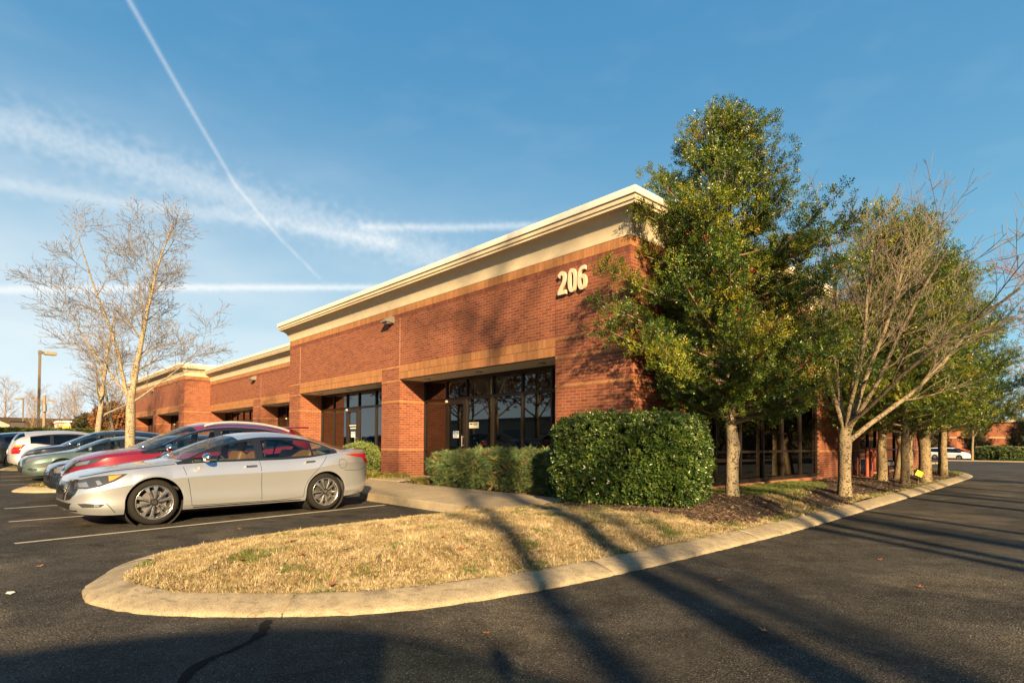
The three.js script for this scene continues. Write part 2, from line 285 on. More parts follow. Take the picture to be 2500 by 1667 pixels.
// ---------- the walk along the building ----------
const walkY = (z) => lerp(0.215, 0.165, clamp((z - 0.95) / 1.95));
{
  const walk = structGroup('sidewalk');
  const slab = (x0, x1, z0, z1, y0, y1) => { // y0 at z0, y1 at z1, with rounded front edge
    const pr = [[z0, -0.1], [z0, y0], [z1 - 0.03, y1], [z1 - 0.012, y1 - 0.004], [z1 - 0.002, y1 - 0.016], [z1, y1 - 0.03], [z1 + 0.02, -0.1]];
    const sh = new THREE.Shape(pr.map(([z, y]) => new THREE.Vector2(z, y)));
    const g = new THREE.ExtrudeGeometry(sh, { depth: x1 - x0, bevelEnabled: false, steps: 1 }); g.rotateY(-Math.PI / 2); g.translate(x1, 0, 0); g.computeVertexNormals(); return boxUV(toCreasedNormals(g, 0.5));
  };
  for (let x = -1.45; x > -50; x -= 1.52) mesh('paving_slab', slab(x - 1.52 + 0.006, x, 0.93, 2.9, 0.215, 0.165), M.walk, walk);
  // the ramped end beside the lawn
  { const pos = [], idx = [], uv = [], n = 20; const pts = [[-1.45, 2.9, 0.165], [-1.05, 2.95, 0.165], [-0.62, 3.05, 0.17], [-0.42, 2.7, 0.18], [-0.42, 0.93, 0.212], [-1.45, 0.93, 0.212]]; const sh = pts;
    for (const [x, z, y] of sh) { pos.push(x, y, z); uv.push(x, z); } for (const [x, z] of sh) { pos.push(x, -0.05, z); uv.push(x, z); }
    idx.push(0, 1, 5, 1, 4, 5, 1, 2, 3, 1, 3, 4); for (let i = 0; i < 6; i++) { const j = (i + 1) % 6; idx.push(i, i + 6, j, j, i + 6, j + 6); }
    const g = new THREE.BufferGeometry(); g.setAttribute('position', new THREE.Float32BufferAttribute(pos, 3)); g.setAttribute('uv', new THREE.Float32BufferAttribute(uv, 2)); g.setIndex(idx); const k = g.toNonIndexed(); k.computeVertexNormals(); mesh('paving_slab', boxUV(k), M.walk, walk);
    const ramp = [[-1.45, 2.9, 0.16], [-1.1, 2.95, 0.16], [-0.66, 3.04, 0.165], [-0.95, 3.42, 0.07], [-1.40, 3.3, 0.02], [-1.62, 3.05, 0.0]]; // wing of the kerb falling to the stall
    const p2 = [], i2 = []; for (const [x, z, y] of ramp) p2.push(x, y, z); i2.push(0, 5, 1, 1, 5, 4, 1, 4, 2, 2, 4, 3);
    const g2 = new THREE.BufferGeometry(); g2.setAttribute('position', new THREE.Float32BufferAttribute(p2, 3)); g2.setIndex(i2); const k2 = g2.toNonIndexed(); k2.computeVertexNormals(); mesh('kerb_wing', boxUV(k2), M.walk, walk); }
  // door walks between the planting beds and the two openings
  for (const [x0, x1] of [[-8.3, -6.75], [-14.2, -11.6], [-24.2, -22.8], [-31, -29.5], [-39.5, -37.8], [-46, -44]]) mesh('door_walk', boxUV(box(x0, x1, -0.1, 0.248, -2.35, 0.928).toNonIndexed()), M.walk, walk);
}
// planting beds between walk and wall
for (const [x0, x1] of [[-6.744, -0.06], [-11.594, -8.306], [-17.5, -14.206], [-22.794, -17.5], [-29.494, -24.206], [-37.794, -31.006], [-43.994, -39.506]])
  struct('planting_bed', sheet([[x0, -2.4], [x1, -2.4], [x1, 0.925], [x0, 0.925]], (x, z) => 0.215 + 0.03 * n2(x * 1.4, z * 1.4), () => true, 0.14, x0, x1, -1.0, 0.92), M.mulch);
// ---------- the brick office building ----------
const FL = 0.265, CO = 0.0677, BR = 0.2032, MO = 0.0125;          // floor level, course, brick module, joint
const yc = (k) => FL + k * CO;
const XL = -16.378, X1 = -15.369, X2 = -9.213, X3 = -8.198, X4 = -1.946, RD = 0.923;
const TOP = 73.5;
T.brickFace = texture(512, (u, v, n) => { const g = 0.86 + 0.07 * n(u, v, 40) + 0.09 * n(u, v, 150); return [g, g * 0.985, g * 0.97]; }, { metres: 0.5, seed: 21 });
M.brick = std([1, 1, 1], 0.88, { map: T.brickFace, vertexColors: true, bumpMap: T.brickFace, bumpScale: 0.003 });
M.mortar = std([0.50, 0.285, 0.18], 0.95, { map: T.concrete });
T.stucco = texture(1024, (u, v, n) => { const g = 0.9 + 0.025 * n(u, v, 4) + 0.05 * n(u, v, 220) + 0.05 * n(u, v, 420); return [g, g * 0.985, g * 0.95]; }, { metres: 1.6, seed: 23 });
M.stucco = std([0.64, 0.565, 0.43], 0.92, { map: T.stucco, bumpMap: T.stucco, bumpScale: 0.006 });
M.coping = std([0.62, 0.575, 0.49], 0.5, {});
M.frame = std([0.035, 0.026, 0.02], 0.38, { metalness: 0.6 });
M.soffit = std([0.78, 0.74, 0.64], 0.9);
M.roof = std([0.35, 0.34, 0.32], 0.95);
M.glass = phys([0.20, 0.175, 0.13], 0.015, { transmission: 1, thickness: 0, ior: 1.85, specularIntensity: 1 });
M.interior = std([0.5, 0.4, 0.24], 0.9);
M.carpet = std([0.2, 0.17, 0.145], 0.95);
M.lampMetal = std([0.22, 0.2, 0.16], 0.55, { metalness: 0.3 });
M.lens = phys([0.9, 0.88, 0.8], 0.15, { transmission: 0.6, thickness: 0 });
M.metal = std([0.62, 0.6, 0.56], 0.35, { metalness: 0.9 });

const building = thing('office_building', 'long single storey red brick office building with cream cornice numbered 206', 'building');
const brickRand = rng(2024);
const RED = [[0.268, 0.078, 0.037], [0.235, 0.064, 0.032], [0.30, 0.092, 0.045], [0.205, 0.054, 0.029], [0.258, 0.079, 0.041]], TAN = [[0.40, 0.186, 0.07], [0.43, 0.206, 0.082], [0.37, 0.168, 0.063]];
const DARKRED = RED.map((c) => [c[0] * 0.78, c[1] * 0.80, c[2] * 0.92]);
const pick = (list, v = 0.16) => { const c = list[Math.floor(brickRand() * list.length)], k = 1 + v * (brickRand() - 0.5); return [c[0] * k, c[1] * k, c[2] * k]; };
// a wall plane: origin, direction along it and outward normal; bricks are laid in its own (u, y) coordinates
class Wall {
  constructor(o, dir, nrm) { this.o = o; this.d = dir; this.n = nrm; this.pos = []; this.nor = []; this.uv = []; this.col = []; this.singles = []; }
  point(u, y, out) { return V(this.o.x + this.d.x * u + this.n.x * out, y, this.o.z + this.d.z * u + this.n.z * out); }
  brickGeo(u0, u1, y0, y1, out, c, depth = 0.02, target = null) {
    const t = target ?? this, P = (u, y, o) => this.point(u, y, o), b = out - depth;
    const q = (a, bb, cc, d, n, uvs) => { for (const [p, k] of [[a, 0], [bb, 1], [cc, 2], [a, 0], [cc, 2], [d, 3]]) { t.pos.push(p.x, p.y, p.z); t.nor.push(n.x, n.y, n.z); t.uv.push(...uvs[k]); t.col.push(...c); } };
    const UV = [[u0, y0], [u1, y0], [u1, y1], [u0, y1]];
    const flip = new THREE.Vector3().crossVectors(this.d, V(0, 1, 0)).dot(this.n) < 0;
    const Q = (a, bb, cc, d, n) => flip ? q(a, d, cc, bb, n, [UV[0], UV[3], UV[2], UV[1]]) : q(a, bb, cc, d, n, UV);
    Q(P(u0, y0, out), P(u1, y0, out), P(u1, y1, out), P(u0, y1, out), this.n);
    Q(P(u0, y1, out), P(u1, y1, out), P(u1, y1, b), P(u0, y1, b), V(0, 1, 0));
    Q(P(u0, y0, b), P(u1, y0, b), P(u1, y0, out), P(u0, y0, out), V(0, -1, 0));
    Q(P(u0, y0, b), P(u0, y0, out), P(u0, y1, out), P(u0, y1, b), this.d.clone().negate());
    Q(P(u1, y0, out), P(u1, y0, b), P(u1, y1, b), P(u1, y1, out), this.d);
  }
  // one course of stretchers between u0 and u1, bonded on a common module
  course(k, u0, u1, { tan = false, out = 0, single = false, dark = false } = {}) {
    const y0 = yc(k) + MO / 2, y1 = yc(k + 1) - MO / 2, off = (k % 2 ? 0.5 : 0) * BR;
    let a = Math.floor((u0 - off) / BR) * BR + off;
    for (; a < u1 - 0.012; a += BR) {
      const s = Math.max(a, u0), e = Math.min(a + BR, u1); if (e - s < 0.03) continue;
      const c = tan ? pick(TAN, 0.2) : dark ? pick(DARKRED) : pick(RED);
      const jit = 0.0012 * (brickRand() - 0.5);
      if (single) { const t = { pos: [], nor: [], uv: [], col: [] }; this.brickGeo(s + (s > u0 ? MO / 2 : 0), e - (e < u1 ? MO / 2 : 0), y0, y1, out + jit, c, 0.02, t); this.singles.push(t); } else this.brickGeo(s + (s > u0 ? MO / 2 : 0), e - (e < u1 ? MO / 2 : 0), y0, y1, out + jit, c);
    }
  }
  // standing bricks
  soldiers(y0, y1, u0, u1, { tan = false, out = 0, w = CO } = {}) { for (let a = u0; a < u1 - 0.01; a += w) { const e = Math.min(a + w, u1); this.brickGeo(a + 0.003, e - 0.003, y0 + 0.004, y1 - 0.004, out + 0.001 * (brickRand() - 0.5), tan ? pick(TAN, 0.2) : pick(DARKRED)); } }
  build(parent) {
    const G = (t) => { const g = new THREE.BufferGeometry(); g.setAttribute('position', new THREE.Float32BufferAttribute(t.pos, 3)); g.setAttribute('normal', new THREE.Float32BufferAttribute(t.nor, 3)); g.setAttribute('uv', new THREE.Float32BufferAttribute(t.uv, 2)); g.setAttribute('color', new THREE.Float32BufferAttribute(t.col, 3)); return g; };
    if (this.pos.length) mesh('brickwork', G(this), M.brick, parent).userData.kind = 'stuff';
    for (const t of this.singles) mesh('brick', G(t), M.brick, parent);
  }
}
// lays a whole elevation: openings are [u0, u1, fromCourse, toCourse]; lintels of tan soldiers sit over them
function elevation(wall, len, openings, { top = TOP, single = null, skip = null } = {}) {
  const base = -3, upper = top - 4.5;                                 // stretchers end under the rowlock
  for (let k = base; k < upper; k++) {
    let spans = [[0, len]];
    for (const [a, b, k0, k1] of openings) if (k >= k0 && k < k1 + 6) spans = spans.flatMap(([s, e]) => (b <= s || a >= e ? [[s, e]] : [[s, a], [b, e]].filter(([p, q]) => q - p > 0.02)));
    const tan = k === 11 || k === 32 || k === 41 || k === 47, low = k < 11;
    for (const [s, e] of spans) {
      const tanHere = tan && !(k === 47 && s === 0 && e === len && !openings.length);
      const red = k >= 48 || !tanHere;
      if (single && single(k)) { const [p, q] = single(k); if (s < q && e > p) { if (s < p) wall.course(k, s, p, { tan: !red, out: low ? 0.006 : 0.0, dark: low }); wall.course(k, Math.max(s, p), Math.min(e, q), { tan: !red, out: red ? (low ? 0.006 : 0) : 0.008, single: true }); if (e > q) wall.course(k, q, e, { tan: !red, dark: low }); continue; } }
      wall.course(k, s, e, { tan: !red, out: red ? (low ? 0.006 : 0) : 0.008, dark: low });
    }
  }
  for (const [a, b, k0, k1] of openings) { wall.soldiers(yc(k1), yc(k1 + 3), a, b, { tan: true, out: 0.014 }); wall.soldiers(yc(k1 + 3), yc(k1 + 6), a, b, { tan: true, out: 0.014 }); }
  wall.soldiers(yc(top - 4.5), yc(top - 3), 0, len, { out: 0.004 });
  wall.soldiers(yc(top - 3), yc(top), 0, len, { tan: true, out: 0.008 });
}
// solid mortar-coloured backing behind the bricks with the openings left free
function backing(parts, wall, len, openings, top, thick = 0.2) {
  const seg = (u0, u1, y0, y1) => { const a = wall.point(u0 + 0.014, y0, -0.0025), b = wall.point(u1 - 0.014, y1, -0.0025 - thick); parts.push(boxUV(box(Math.min(a.x, b.x), Math.max(a.x, b.x), y0, y1, Math.min(a.z, b.z), Math.max(a.z, b.z)))); };
  const os = [...openings].sort((p, q) => p[0] - q[0]); let u = 0;
  for (const [a, b, k0, k1] of os) { if (a > u) seg(u, a, 0, yc(top)); seg(a, b, yc(k1) + 0.002, yc(top)); if (yc(k0) > 0.05) seg(a, b, 0, yc(k0)); u = b; }
  if (u < len) seg(u, len, 0, yc(top));
}
const mortarParts = [];
// --- front elevations (u runs from the left end to the right end, normal +z)
const FX = V(1, 0, 0), FZ = V(0, 0, 1);
const DM = -1.45, XM = -32.46, XF = -48.9, MIDTOP = 69.5;
const K0 = -1;
{
  const near = new Wall(V(XL, 0, 0), FX, FZ), len = -XL, ops = [[X1 - XL, X2 - XL, K0, 42], [X3 - XL, X4 - XL, K0, 42]];
  elevation(near, len, ops, { single: (k) => (k >= 22 && k < 52 ? [X4 - XL, len] : null) });
  near.build(building); backing(mortarParts, near, len, ops, TOP);
  const mid = new Wall(V(XM, 0, DM), FX, FZ), ml = XL - XM, mops = [[0.02, -24.84 - XM, K0, 42], [-23.74 - XM, -17.4 - XM, K0, 42]];
  elevation(mid, ml, mops, { top: MIDTOP }); mid.build(building); backing(mortarParts, mid, ml, mops, MIDTOP);
  const far = new Wall(V(XF, 0, 0), FX, FZ), fl = XM - XF, fops = [[-47.1 - XF, -40.85 - XF, K0, 42], [-39.72 - XF, -33.71 - XF, K0, 42]];
  elevation(far, fl, fops); far.build(building); backing(mortarParts, far, fl, fops, TOP);
  // returns that face the drive
  const ret = new Wall(V(XM, 0, 0), V(0, 0, -1), FX); elevation(ret, -DM, []); 
  ret.build(building); backing(mortarParts, ret, -DM, [], TOP);
  // jambs of the openings (faces toward +x), laid as plain bonded courses with the tan bands
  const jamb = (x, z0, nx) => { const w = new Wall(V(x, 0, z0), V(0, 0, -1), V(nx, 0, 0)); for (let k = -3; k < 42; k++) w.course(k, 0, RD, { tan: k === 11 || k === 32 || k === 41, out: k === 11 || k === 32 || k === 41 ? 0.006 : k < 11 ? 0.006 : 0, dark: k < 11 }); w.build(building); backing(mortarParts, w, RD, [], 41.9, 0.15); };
  for (const x of [X1, X3]) jamb(x, 0, 1); for (const x of [X2, X4]) jamb(x, 0, -1);
  for (const x of [XM + 0.02, -23.74]) jamb(x, DM, 1); for (const x of [-24.84, -17.4]) jamb(x, DM, -1);
  for (const x of [-47.1, -39.72]) jamb(x, 0, 1); for (const x of [-40.85, -33.71]) jamb(x, 0, -1);
}
// --- the side elevation along the drive (u runs away from the corner, normal +x)
const ZS = -9.87, ZE = -21.4;
{
  const side = new Wall(V(0, 0, 0), V(0, 0, -1), FX), ops = [[2.21, 9.53, 0, 42]];
  elevation(side, -ZS, ops); side.build(building); backing(mortarParts, side, -ZS, ops, TOP);
  const back = new Wall(V(0, 0, ZS), V(0, 0, -1), FX), b2 = [[13.4 + ZS, 20.3 + ZS, 0, 42]];
  elevation(back, ZS - ZE, b2, { top: MIDTOP }); back.build(building); backing(mortarParts, back, ZS - ZE, b2, MIDTOP);
  // rowlock sill under the side windows
  const sill = new Wall(V(0, 0, 0), V(0, 0, -1), FX);
  sill.soldiers(0.15, 0.292, 2.212, 9.528, { out: 0.1, w: CO }); sill.soldiers(0.05, 0.262, 13.402, 20.298, { out: 0.1, w: CO });
  for (let i = 0; i < sill.col.length; i += 3) { sill.col[i] = 0.40 * (0.9 + 0.2 * ((i * 7919) % 97) / 97); sill.col[i + 1] = 0.16; sill.col[i + 2] = 0.085; }
  sill.build(building);
  mesh('window_sill', [box(-0.12, 0.078, 0.1, 0.286, -9.528, -2.212), box(-0.12, 0.078, 0.03, 0.256, -20.298, -13.402)], M.mortar, building);
}
mesh('mortar', mortarParts, M.mortar, building);

// --- cornice: cove, lip and metal coping swept round the parapet
function cornice(path, yb, parent, closed = false) {
  const prof = { cove: [], lip: [[0.315, 0.43], [0.332, 0.43], [0.332, 0.462], [0.322, 0.466], [0.322, 0.492], [0.352, 0.496], [0.352, 0.58], [0.342, 0.585]], cap: [[0.340, 0.586], [0.384, 0.586], [0.387, 0.59], [0.384, 0.71], [0.378, 0.722], [-0.28, 0.735], [-0.28, 0.6]] };
  for (let i = 0; i <= 14; i++) { const a = i / 14 * Math.PI / 2; prof.cove.push([0.018 + 0.297 * (1 - Math.cos(a)), 0.0 + 0.43 * Math.sin(a)]); }
  prof.cove.unshift([-0.05, -0.004], [0.016, -0.004]);
  const n = path.length, off = [];
  for (let i = 0; i < n; i++) {
    const nrm = (a, b) => { const dx = b[0] - a[0], dz = b[1] - a[1], l = Math.hypot(dx, dz); return [-dz / l, dx / l]; };
    const a = i > 0 ? nrm(path[i - 1], path[i]) : null, b = i < n - 1 ? nrm(path[i], path[i + 1]) : null;
    if (a && b) { const k = 1 + a[0] * b[0] + a[1] * b[1]; off.push([(a[0] + b[0]) / k, (a[1] + b[1]) / k]); } else off.push(a ?? b);
  }
  const strip = (pr, segs) => { // extruded between consecutive path points, split into lengths where asked
    const out = [];
    for (let i = 0; i < n - 1; i++) {
      const L = Math.hypot(path[i + 1][0] - path[i][0], path[i + 1][1] - path[i][1]), m = segs ? Math.max(1, Math.round(L / segs)) : 1;
      for (let s = 0; s < m; s++) {
        const t0 = s / m + (segs && s ? 0.003 / L : 0), t1 = (s + 1) / m - (segs && s < m - 1 ? 0.003 / L : 0), pos = [], idx = [];
        for (const t of [t0, t1]) for (const [o, y] of pr) { const P = [path[i][0] + off[i][0] * o, path[i][1] + off[i][1] * o], Q = [path[i + 1][0] + off[i + 1][0] * o, path[i + 1][1] + off[i + 1][1] * o]; pos.push(lerp(P[0], Q[0], t), yb + y, lerp(P[1], Q[1], t)); }
        const k = pr.length; for (let j = 0; j < k - 1; j++) idx.push(j, j + 1, j + k, j + 1, j + k + 1, j + k);
        const g = new THREE.BufferGeometry(); g.setAttribute('position', new THREE.Float32BufferAttribute(pos, 3)); g.setIndex(idx);
        const c = toCreasedNormals(g, 0.45); out.push(boxUV(c));
      }
    }
    return out;
  };
  const o = part('cornice', parent);
  mesh('cove', strip(prof.cove), M.stucco, o); mesh('lip', strip(prof.lip), M.stucco, o);
  for (const g of strip(prof.cap, 3.05)) mesh('coping_panel', g, M.coping, o);
}
cornice([[-8, ZS], [0, ZS], [0, 0], [XL, 0], [XL, -6]].map((p) => p).reverse(), yc(TOP), building);
cornice([[XL, DM], [XM, DM]].reverse(), yc(MIDTOP), building);
cornice([[XM, -6], [XM, 0], [XF, 0], [XF, -8]].reverse(), yc(TOP), building);
cornice([[-6, ZE], [0, ZE], [0, ZS - 0.005]].reverse(), yc(MIDTOP), building);
// roofs and the walls behind the parapets, back walls
mesh('roof', [box(XL + 0.1, -0.1, 4.3, 4.5, ZS, -0.25), box(XM, XL + 0.1, 4.2, 4.4, -14, DM - 0.25), box(XF + 0.1, XM - 0.1, 4.3, 4.5, -14, -0.25), box(XL + 0.1, -0.25, 4.1, 4.2995, ZE + 0.1, ZS)], M.roof, building);
mesh('rear_wall', [box(XF, -0.2, 0, 4.9, -22, -21.6), box(XF, XF + 0.2, 0, 5.2, -21.6, 0), box(XL - 0.001, XL + 0.2, 4.4, yc(TOP), -6, -0.21), box(-8, -0.21, 4.4, yc(TOP), ZS - 0.001, ZS + 0.2), box(XM - 0.2, XM - 0.02, 4.3, yc(TOP), -6, -1.46)], M.mortar, building);
// soffits with downlights
function soffit(x0, x1, z, lights) {
  const s = mesh('soffit', boxUV(box(x0 + 0.004, x1 - 0.004, yc(42) - 0.012, yc(42) - 0.001, z - RD - 0.1, z - 0.055)), M.soffit, building);
  mesh('lintel_plate', box(x0 + 0.002, x1 - 0.002, yc(42) - 0.010, yc(42) + 0.001, z - 0.05, z - 0.003), M.frame, building);
  for (const x of lights) { const r = new THREE.TorusGeometry(0.085, 0.014, 8, 24); r.rotateX(Math.PI / 2); r.translate(x, yc(42) - 0.014, z - 0.44); const can = part('downlight', building); mesh('trim_ring', r, M.lampMetal, can); const b = new THREE.SphereGeometry(0.062, 16, 8, 0, Math.PI * 2, Math.PI / 2, Math.PI / 2); b.scale(1, 0.45, 1); b.translate(x, yc(42) - 0.013, z - 0.44); mesh('bulb', b, M.metal, can); }
}
soffit(X1, X2, 0, [-14.46, -12.2, -10.1]); soffit(X3, X4, 0, [-7.4, -5.04, -2.77]);
soffit(XM + 0.02, -24.84, DM, [-31, -28.5]); soffit(-23.74, -17.4, DM, [-22, -19.5]); soffit(-47.1, -40.85, 0, [-44]); soffit(-39.72, -33.71, 0, [-38, -35.5]);

// --- storefront glazing: frame bars, panes, doors
function storefront(axis, at, u0, u1, mull, doorBay, { y0 = 0.295, y1 = yc(42) - 0.013, rail = 1.055, head = 2.5, lowRail = true } = {}) {
  // axis 'x': plane z = at, u = x ; axis 'z': plane x = at, u = -z, outside +x
  const w = part('window', building), fw = 0.05, fd = 0.055, D = axis === 'x' ? 1 : 1;
  const bar = (a, b, c, d, o = 0) => axis === 'x' ? rbox(a, b, c, d, at - fd + o, at + fd + o, 0.004, 1) : rbox(at - fd + o, at + fd + o, c, d, -b, -a, 0.004, 1);
  const pane = (a, b, c, d, o = 0) => axis === 'x' ? box(a, b, c, d, at - 0.004 + o, at + 0.004 + o) : box(at - 0.004 + o, at + 0.004 + o, c, d, -b, -a);
  const us = [u0, ...mull, u1], bars = [];
  bars.push(bar(u0 + 0.001, u1 - 0.001, y1 - 0.075, y1 - 0.001), bar(u0 + 0.001, u0 + fw, y0, y1 - 0.075), bar(u1 - fw, u1 - 0.001, y0, y1 - 0.075));
  for (const m of mull) bars.push(bar(m - fw / 2, m + fw / 2, y0, y1 - 0.075));
  for (const g of bars) mesh('mullion', g, M.frame, w);
  for (let i = 0; i < us.length - 1; i++) {
    const a = us[i] + (i ? fw / 2 : fw), b = us[i + 1] - (i < us.length - 2 ? fw / 2 : fw), door = i === doorBay;
    mesh('transom', bar(a, b, head - 0.035, head + 0.035), M.frame, w);
    mesh('pane', pane(a - 0.012, b + 0.012, head + 0.03, y1 - 0.07), M.glass, w);
    if (door) continue;
    mesh('sill_bar', bar(a, b, y0, y0 + 0.09), M.frame, w);
    mesh('rail', bar(a, b, rail - 0.03, rail + 0.03), M.frame, w);
    mesh('pane', pane(a - 0.012, b + 0.012, rail + 0.025, head - 0.03), M.glass, w); mesh('pane', pane(a - 0.012, b + 0.012, y0 + 0.08, rail - 0.025), M.glass, w);
  }
  if (doorBay >= 0) { // a glazed leaf
    const a = us[doorBay] + fw / 2 + 0.004, b = us[doorBay + 1] - fw / 2 - 0.004, d = part('door', building), o = 0.01;
    mesh('stile', [bar(a, a + 0.11, y0, head - 0.04, o), bar(b - 0.11, b, y0, head - 0.04, o), bar(a + 0.11, b - 0.11, head - 0.16, head - 0.04, o), bar(a + 0.11, b - 0.11, y0, y0 + 0.24, o)], M.frame, d);
    mesh('pane', pane(a + 0.1, b - 0.1, y0 + 0.23, head - 0.15, o), M.glass, d);
    mesh('handle', [cyl(V(b - 0.06, 1.15, at + 0.13), V(b - 0.06, 1.45, at + 0.13), 0.012), cyl(V(b - 0.06, 1.18, at + 0.05), V(b - 0.06, 1.18, at + 0.13), 0.01), cyl(V(b - 0.06, 1.42, at + 0.05), V(b - 0.06, 1.42, at + 0.13), 0.01)], M.metal, d);
    mesh('closer', rbox(a + 0.02, a + 0.09, head - 0.1, head - 0.03, at + 0.07, at + 0.12, 0.01), std([0.55, 0.5, 0.42], 0.5), d);
  }
  return w;
}
storefront('x', -RD, X3, X4, [-7.08, -6.13, -5.02, -3.90, -2.88], 1);
storefront('x', -RD, X1, X2, [-14.32, -13.23, -12.33, -11.13, -10.1], 2);
storefront('x', DM - RD, -23.74, -17.4, [-22.6, -21.5, -20.4, -19.4, -18.4], 1);
storefront('x', DM - RD, XM + 0.02, -24.84, [-31.2, -30.2, -29.1, -28, -26.9, -25.8], 2);
storefront('x', -RD, -47.1, -40.85, [-46, -45, -44, -43, -42], 2);
storefront('x', -RD, -39.72, -33.71, [-38.6, -37.6, -36.6, -35.6, -34.6], 1);
storefront('z', -0.09, 2.21, 9.53, [3.37, 4.6, 5.85, 7.07, 8.31], -1, { y0: 0.293 });
storefront('z', -0.09, 13.4, 20.3, [14.5, 15.37, 16.6, 17.85, 19.1], -1, { y0: 0.263 });
// notices on the glass
{
  const c = document.createElement('canvas'); c.width = 128; c.height = 96; const x = c.getContext('2d');
  x.fillStyle = '#f4f2ea'; x.fillRect(0, 0, 128, 96); x.fillStyle = '#2f6f9c'; x.fillRect(8, 8, 112, 34); x.fillStyle = '#f0f4f4'; x.font = 'bold 22px sans-serif'; x.textAlign = 'center';
  for (let i = 0; i < 4; i++) { x.fillStyle = ['#666', '#a33', '#666', '#555'][i]; x.fillRect(16, 50 + i * 10, 96 - (i % 2) * 20, 4); }
  x.fillStyle = '#cfe4ee'; x.fillRect(20, 20, 88, 6); x.fillRect(36, 30, 56, 5);
  const t = new THREE.CanvasTexture(c); t.colorSpace = THREE.SRGBColorSpace; const m = std([1, 1, 1], 0.8, { map: t });
  const note = (x0, x1, y0, y1) => { const g = new THREE.PlaneGeometry(x1 - x0, y1 - y0); g.translate((x0 + x1) / 2, (y0 + y1) / 2, -RD + 0.02); mesh('door_notice', g, m, building); };
  note(-6.77, -6.5, 1.39, 1.58); note(-12.92, -12.62, 1.44, 1.63);
  const paper = document.createElement('canvas'); paper.width = 128; paper.height = 64; const p = paper.getContext('2d'); p.fillStyle = '#b9b4a2'; p.fillRect(0, 0, 128, 64); p.fillStyle = '#222'; p.fillRect(8, 10, 40, 14); p.fillRect(56, 10, 60, 10); p.fillRect(60, 26, 50, 6);
  const pt = new THREE.CanvasTexture(paper); pt.colorSpace = THREE.SRGBColorSpace; const pg = new THREE.PlaneGeometry(0.42, 0.16); pg.translate(-5.84, 1.735, -RD + 0.008); mesh('window_notice', pg, std([1, 1, 1], 0.8, { map: pt }), building);
  const hours = document.createElement('canvas'); hours.width = 128; hours.height = 48; const h = hours.getContext('2d'); h.fillStyle = '#151210'; h.fillRect(0, 0, 128, 48); h.fillStyle = '#ddd8cc'; h.fillRect(4, 6, 120, 8); h.fillRect(20, 26, 88, 10);
  const ht = new THREE.CanvasTexture(hours); ht.colorSpace = THREE.SRGBColorSpace; const hg = new THREE.PlaneGeometry(0.62, 0.22); hg.translate(-12.78, 1.8, -RD + 0.02); mesh('door_notice', hg, std([1, 1, 1], 0.7, { map: ht }), building);
}
// rooms behind the glass
mesh('room_floor', [box(XL, -0.25, 0.2, 0.26, -7, -RD + 0.03), box(XM, XL, 0.2, 0.26, -9, DM - RD + 0.03), box(XF + 0.2, XM - 0.1, 0.2, 0.26, -7, -RD + 0.03)], M.carpet, building);
mesh('room_wall', [box(XL + 0.1, -0.3, 0.26, 4.3, -7.1, -7), box(XM, XL, 0.26, 4.2, -9.1, -9), box(XF, XM, 0.26, 4.2, -7.1, -7)], M.interior, building);
mesh('room_ceiling', [box(XL + 0.1, -0.3, yc(42) + 0.1, yc(42) + 0.14, -7, -RD - 0.11), box(XM, XL, yc(42) + 0.1, yc(42) + 0.14, -9, DM - RD - 0.11), box(XF + 0.2, XM - 0.1, yc(42) + 0.1, yc(42) + 0.14, -7, -RD - 0.11), box(-6, -0.3, yc(42) + 0.02, yc(42) + 0.06, -21.4, -7.2)], M.soffit, building);
mesh('partition', [box(-7.0, -6.9, 0.26, 3.2, -3.6, -1.9), box(-15.1, -15.0, 0.26, 3.2, -4.2, -1.0), box(-3.4, -3.3, 0.26, 3.2, -6.9, -3.0), box(-9.0, -8.9, 0.26, 3.2, -6.9, -1.3), box(-4.5, -4.4, 0.26, 3.1, -21, -7.2), box(-4.4, -0.3, 0.26, 3.1, -12.5, -12.4), box(-2.6, -1.5, 0.26, 1.5, -4.7, -4.6), box(-2.4, -1.4, 0.26, 1.4, -7.8, -7.7)], M.interior, building);
mesh('room_floor', [box(-4.4, -0.25, 0.2, 0.26, -21.3, -7.2)], M.carpet, building);
// wall-mounted flood lights
function wallLight(x, y, z) {
  const o = part('wall_light', building), sh = new THREE.Shape([[0, 0.02], [0, 0.20], [0.1, 0.20], [0.27, 0.08], [0.27, 0.05], [0.05, 0.02]].map(([a, b]) => new THREE.Vector2(a, b)));
  const g = new THREE.ExtrudeGeometry(sh, { depth: 0.34, bevelEnabled: true, bevelSize: 0.008, bevelThickness: 0.008, bevelSegments: 2, steps: 1 }); g.translate(0, 0, -0.17); g.rotateY(-Math.PI / 2); g.translate(x, y - 0.1, z); mesh('housing', g, M.lampMetal, o);
  mesh('lens', rbox(x - 0.13, x + 0.13, y - 0.1, y - 0.075, z + 0.06, z + 0.22, 0.008), M.lens, o);
}
wallLight(-8.68, 4.9, 0); wallLight(-24.6, 4.55, DM); wallLight(-41, 4.9, 0);
// control joints and weep boxes are omitted bricks; one vent on the return
mesh('vent', rbox(XL - 0.05, XL - 0.006, 4.15, 4.32, -0.9, -0.75, 0.006), M.frame, building);
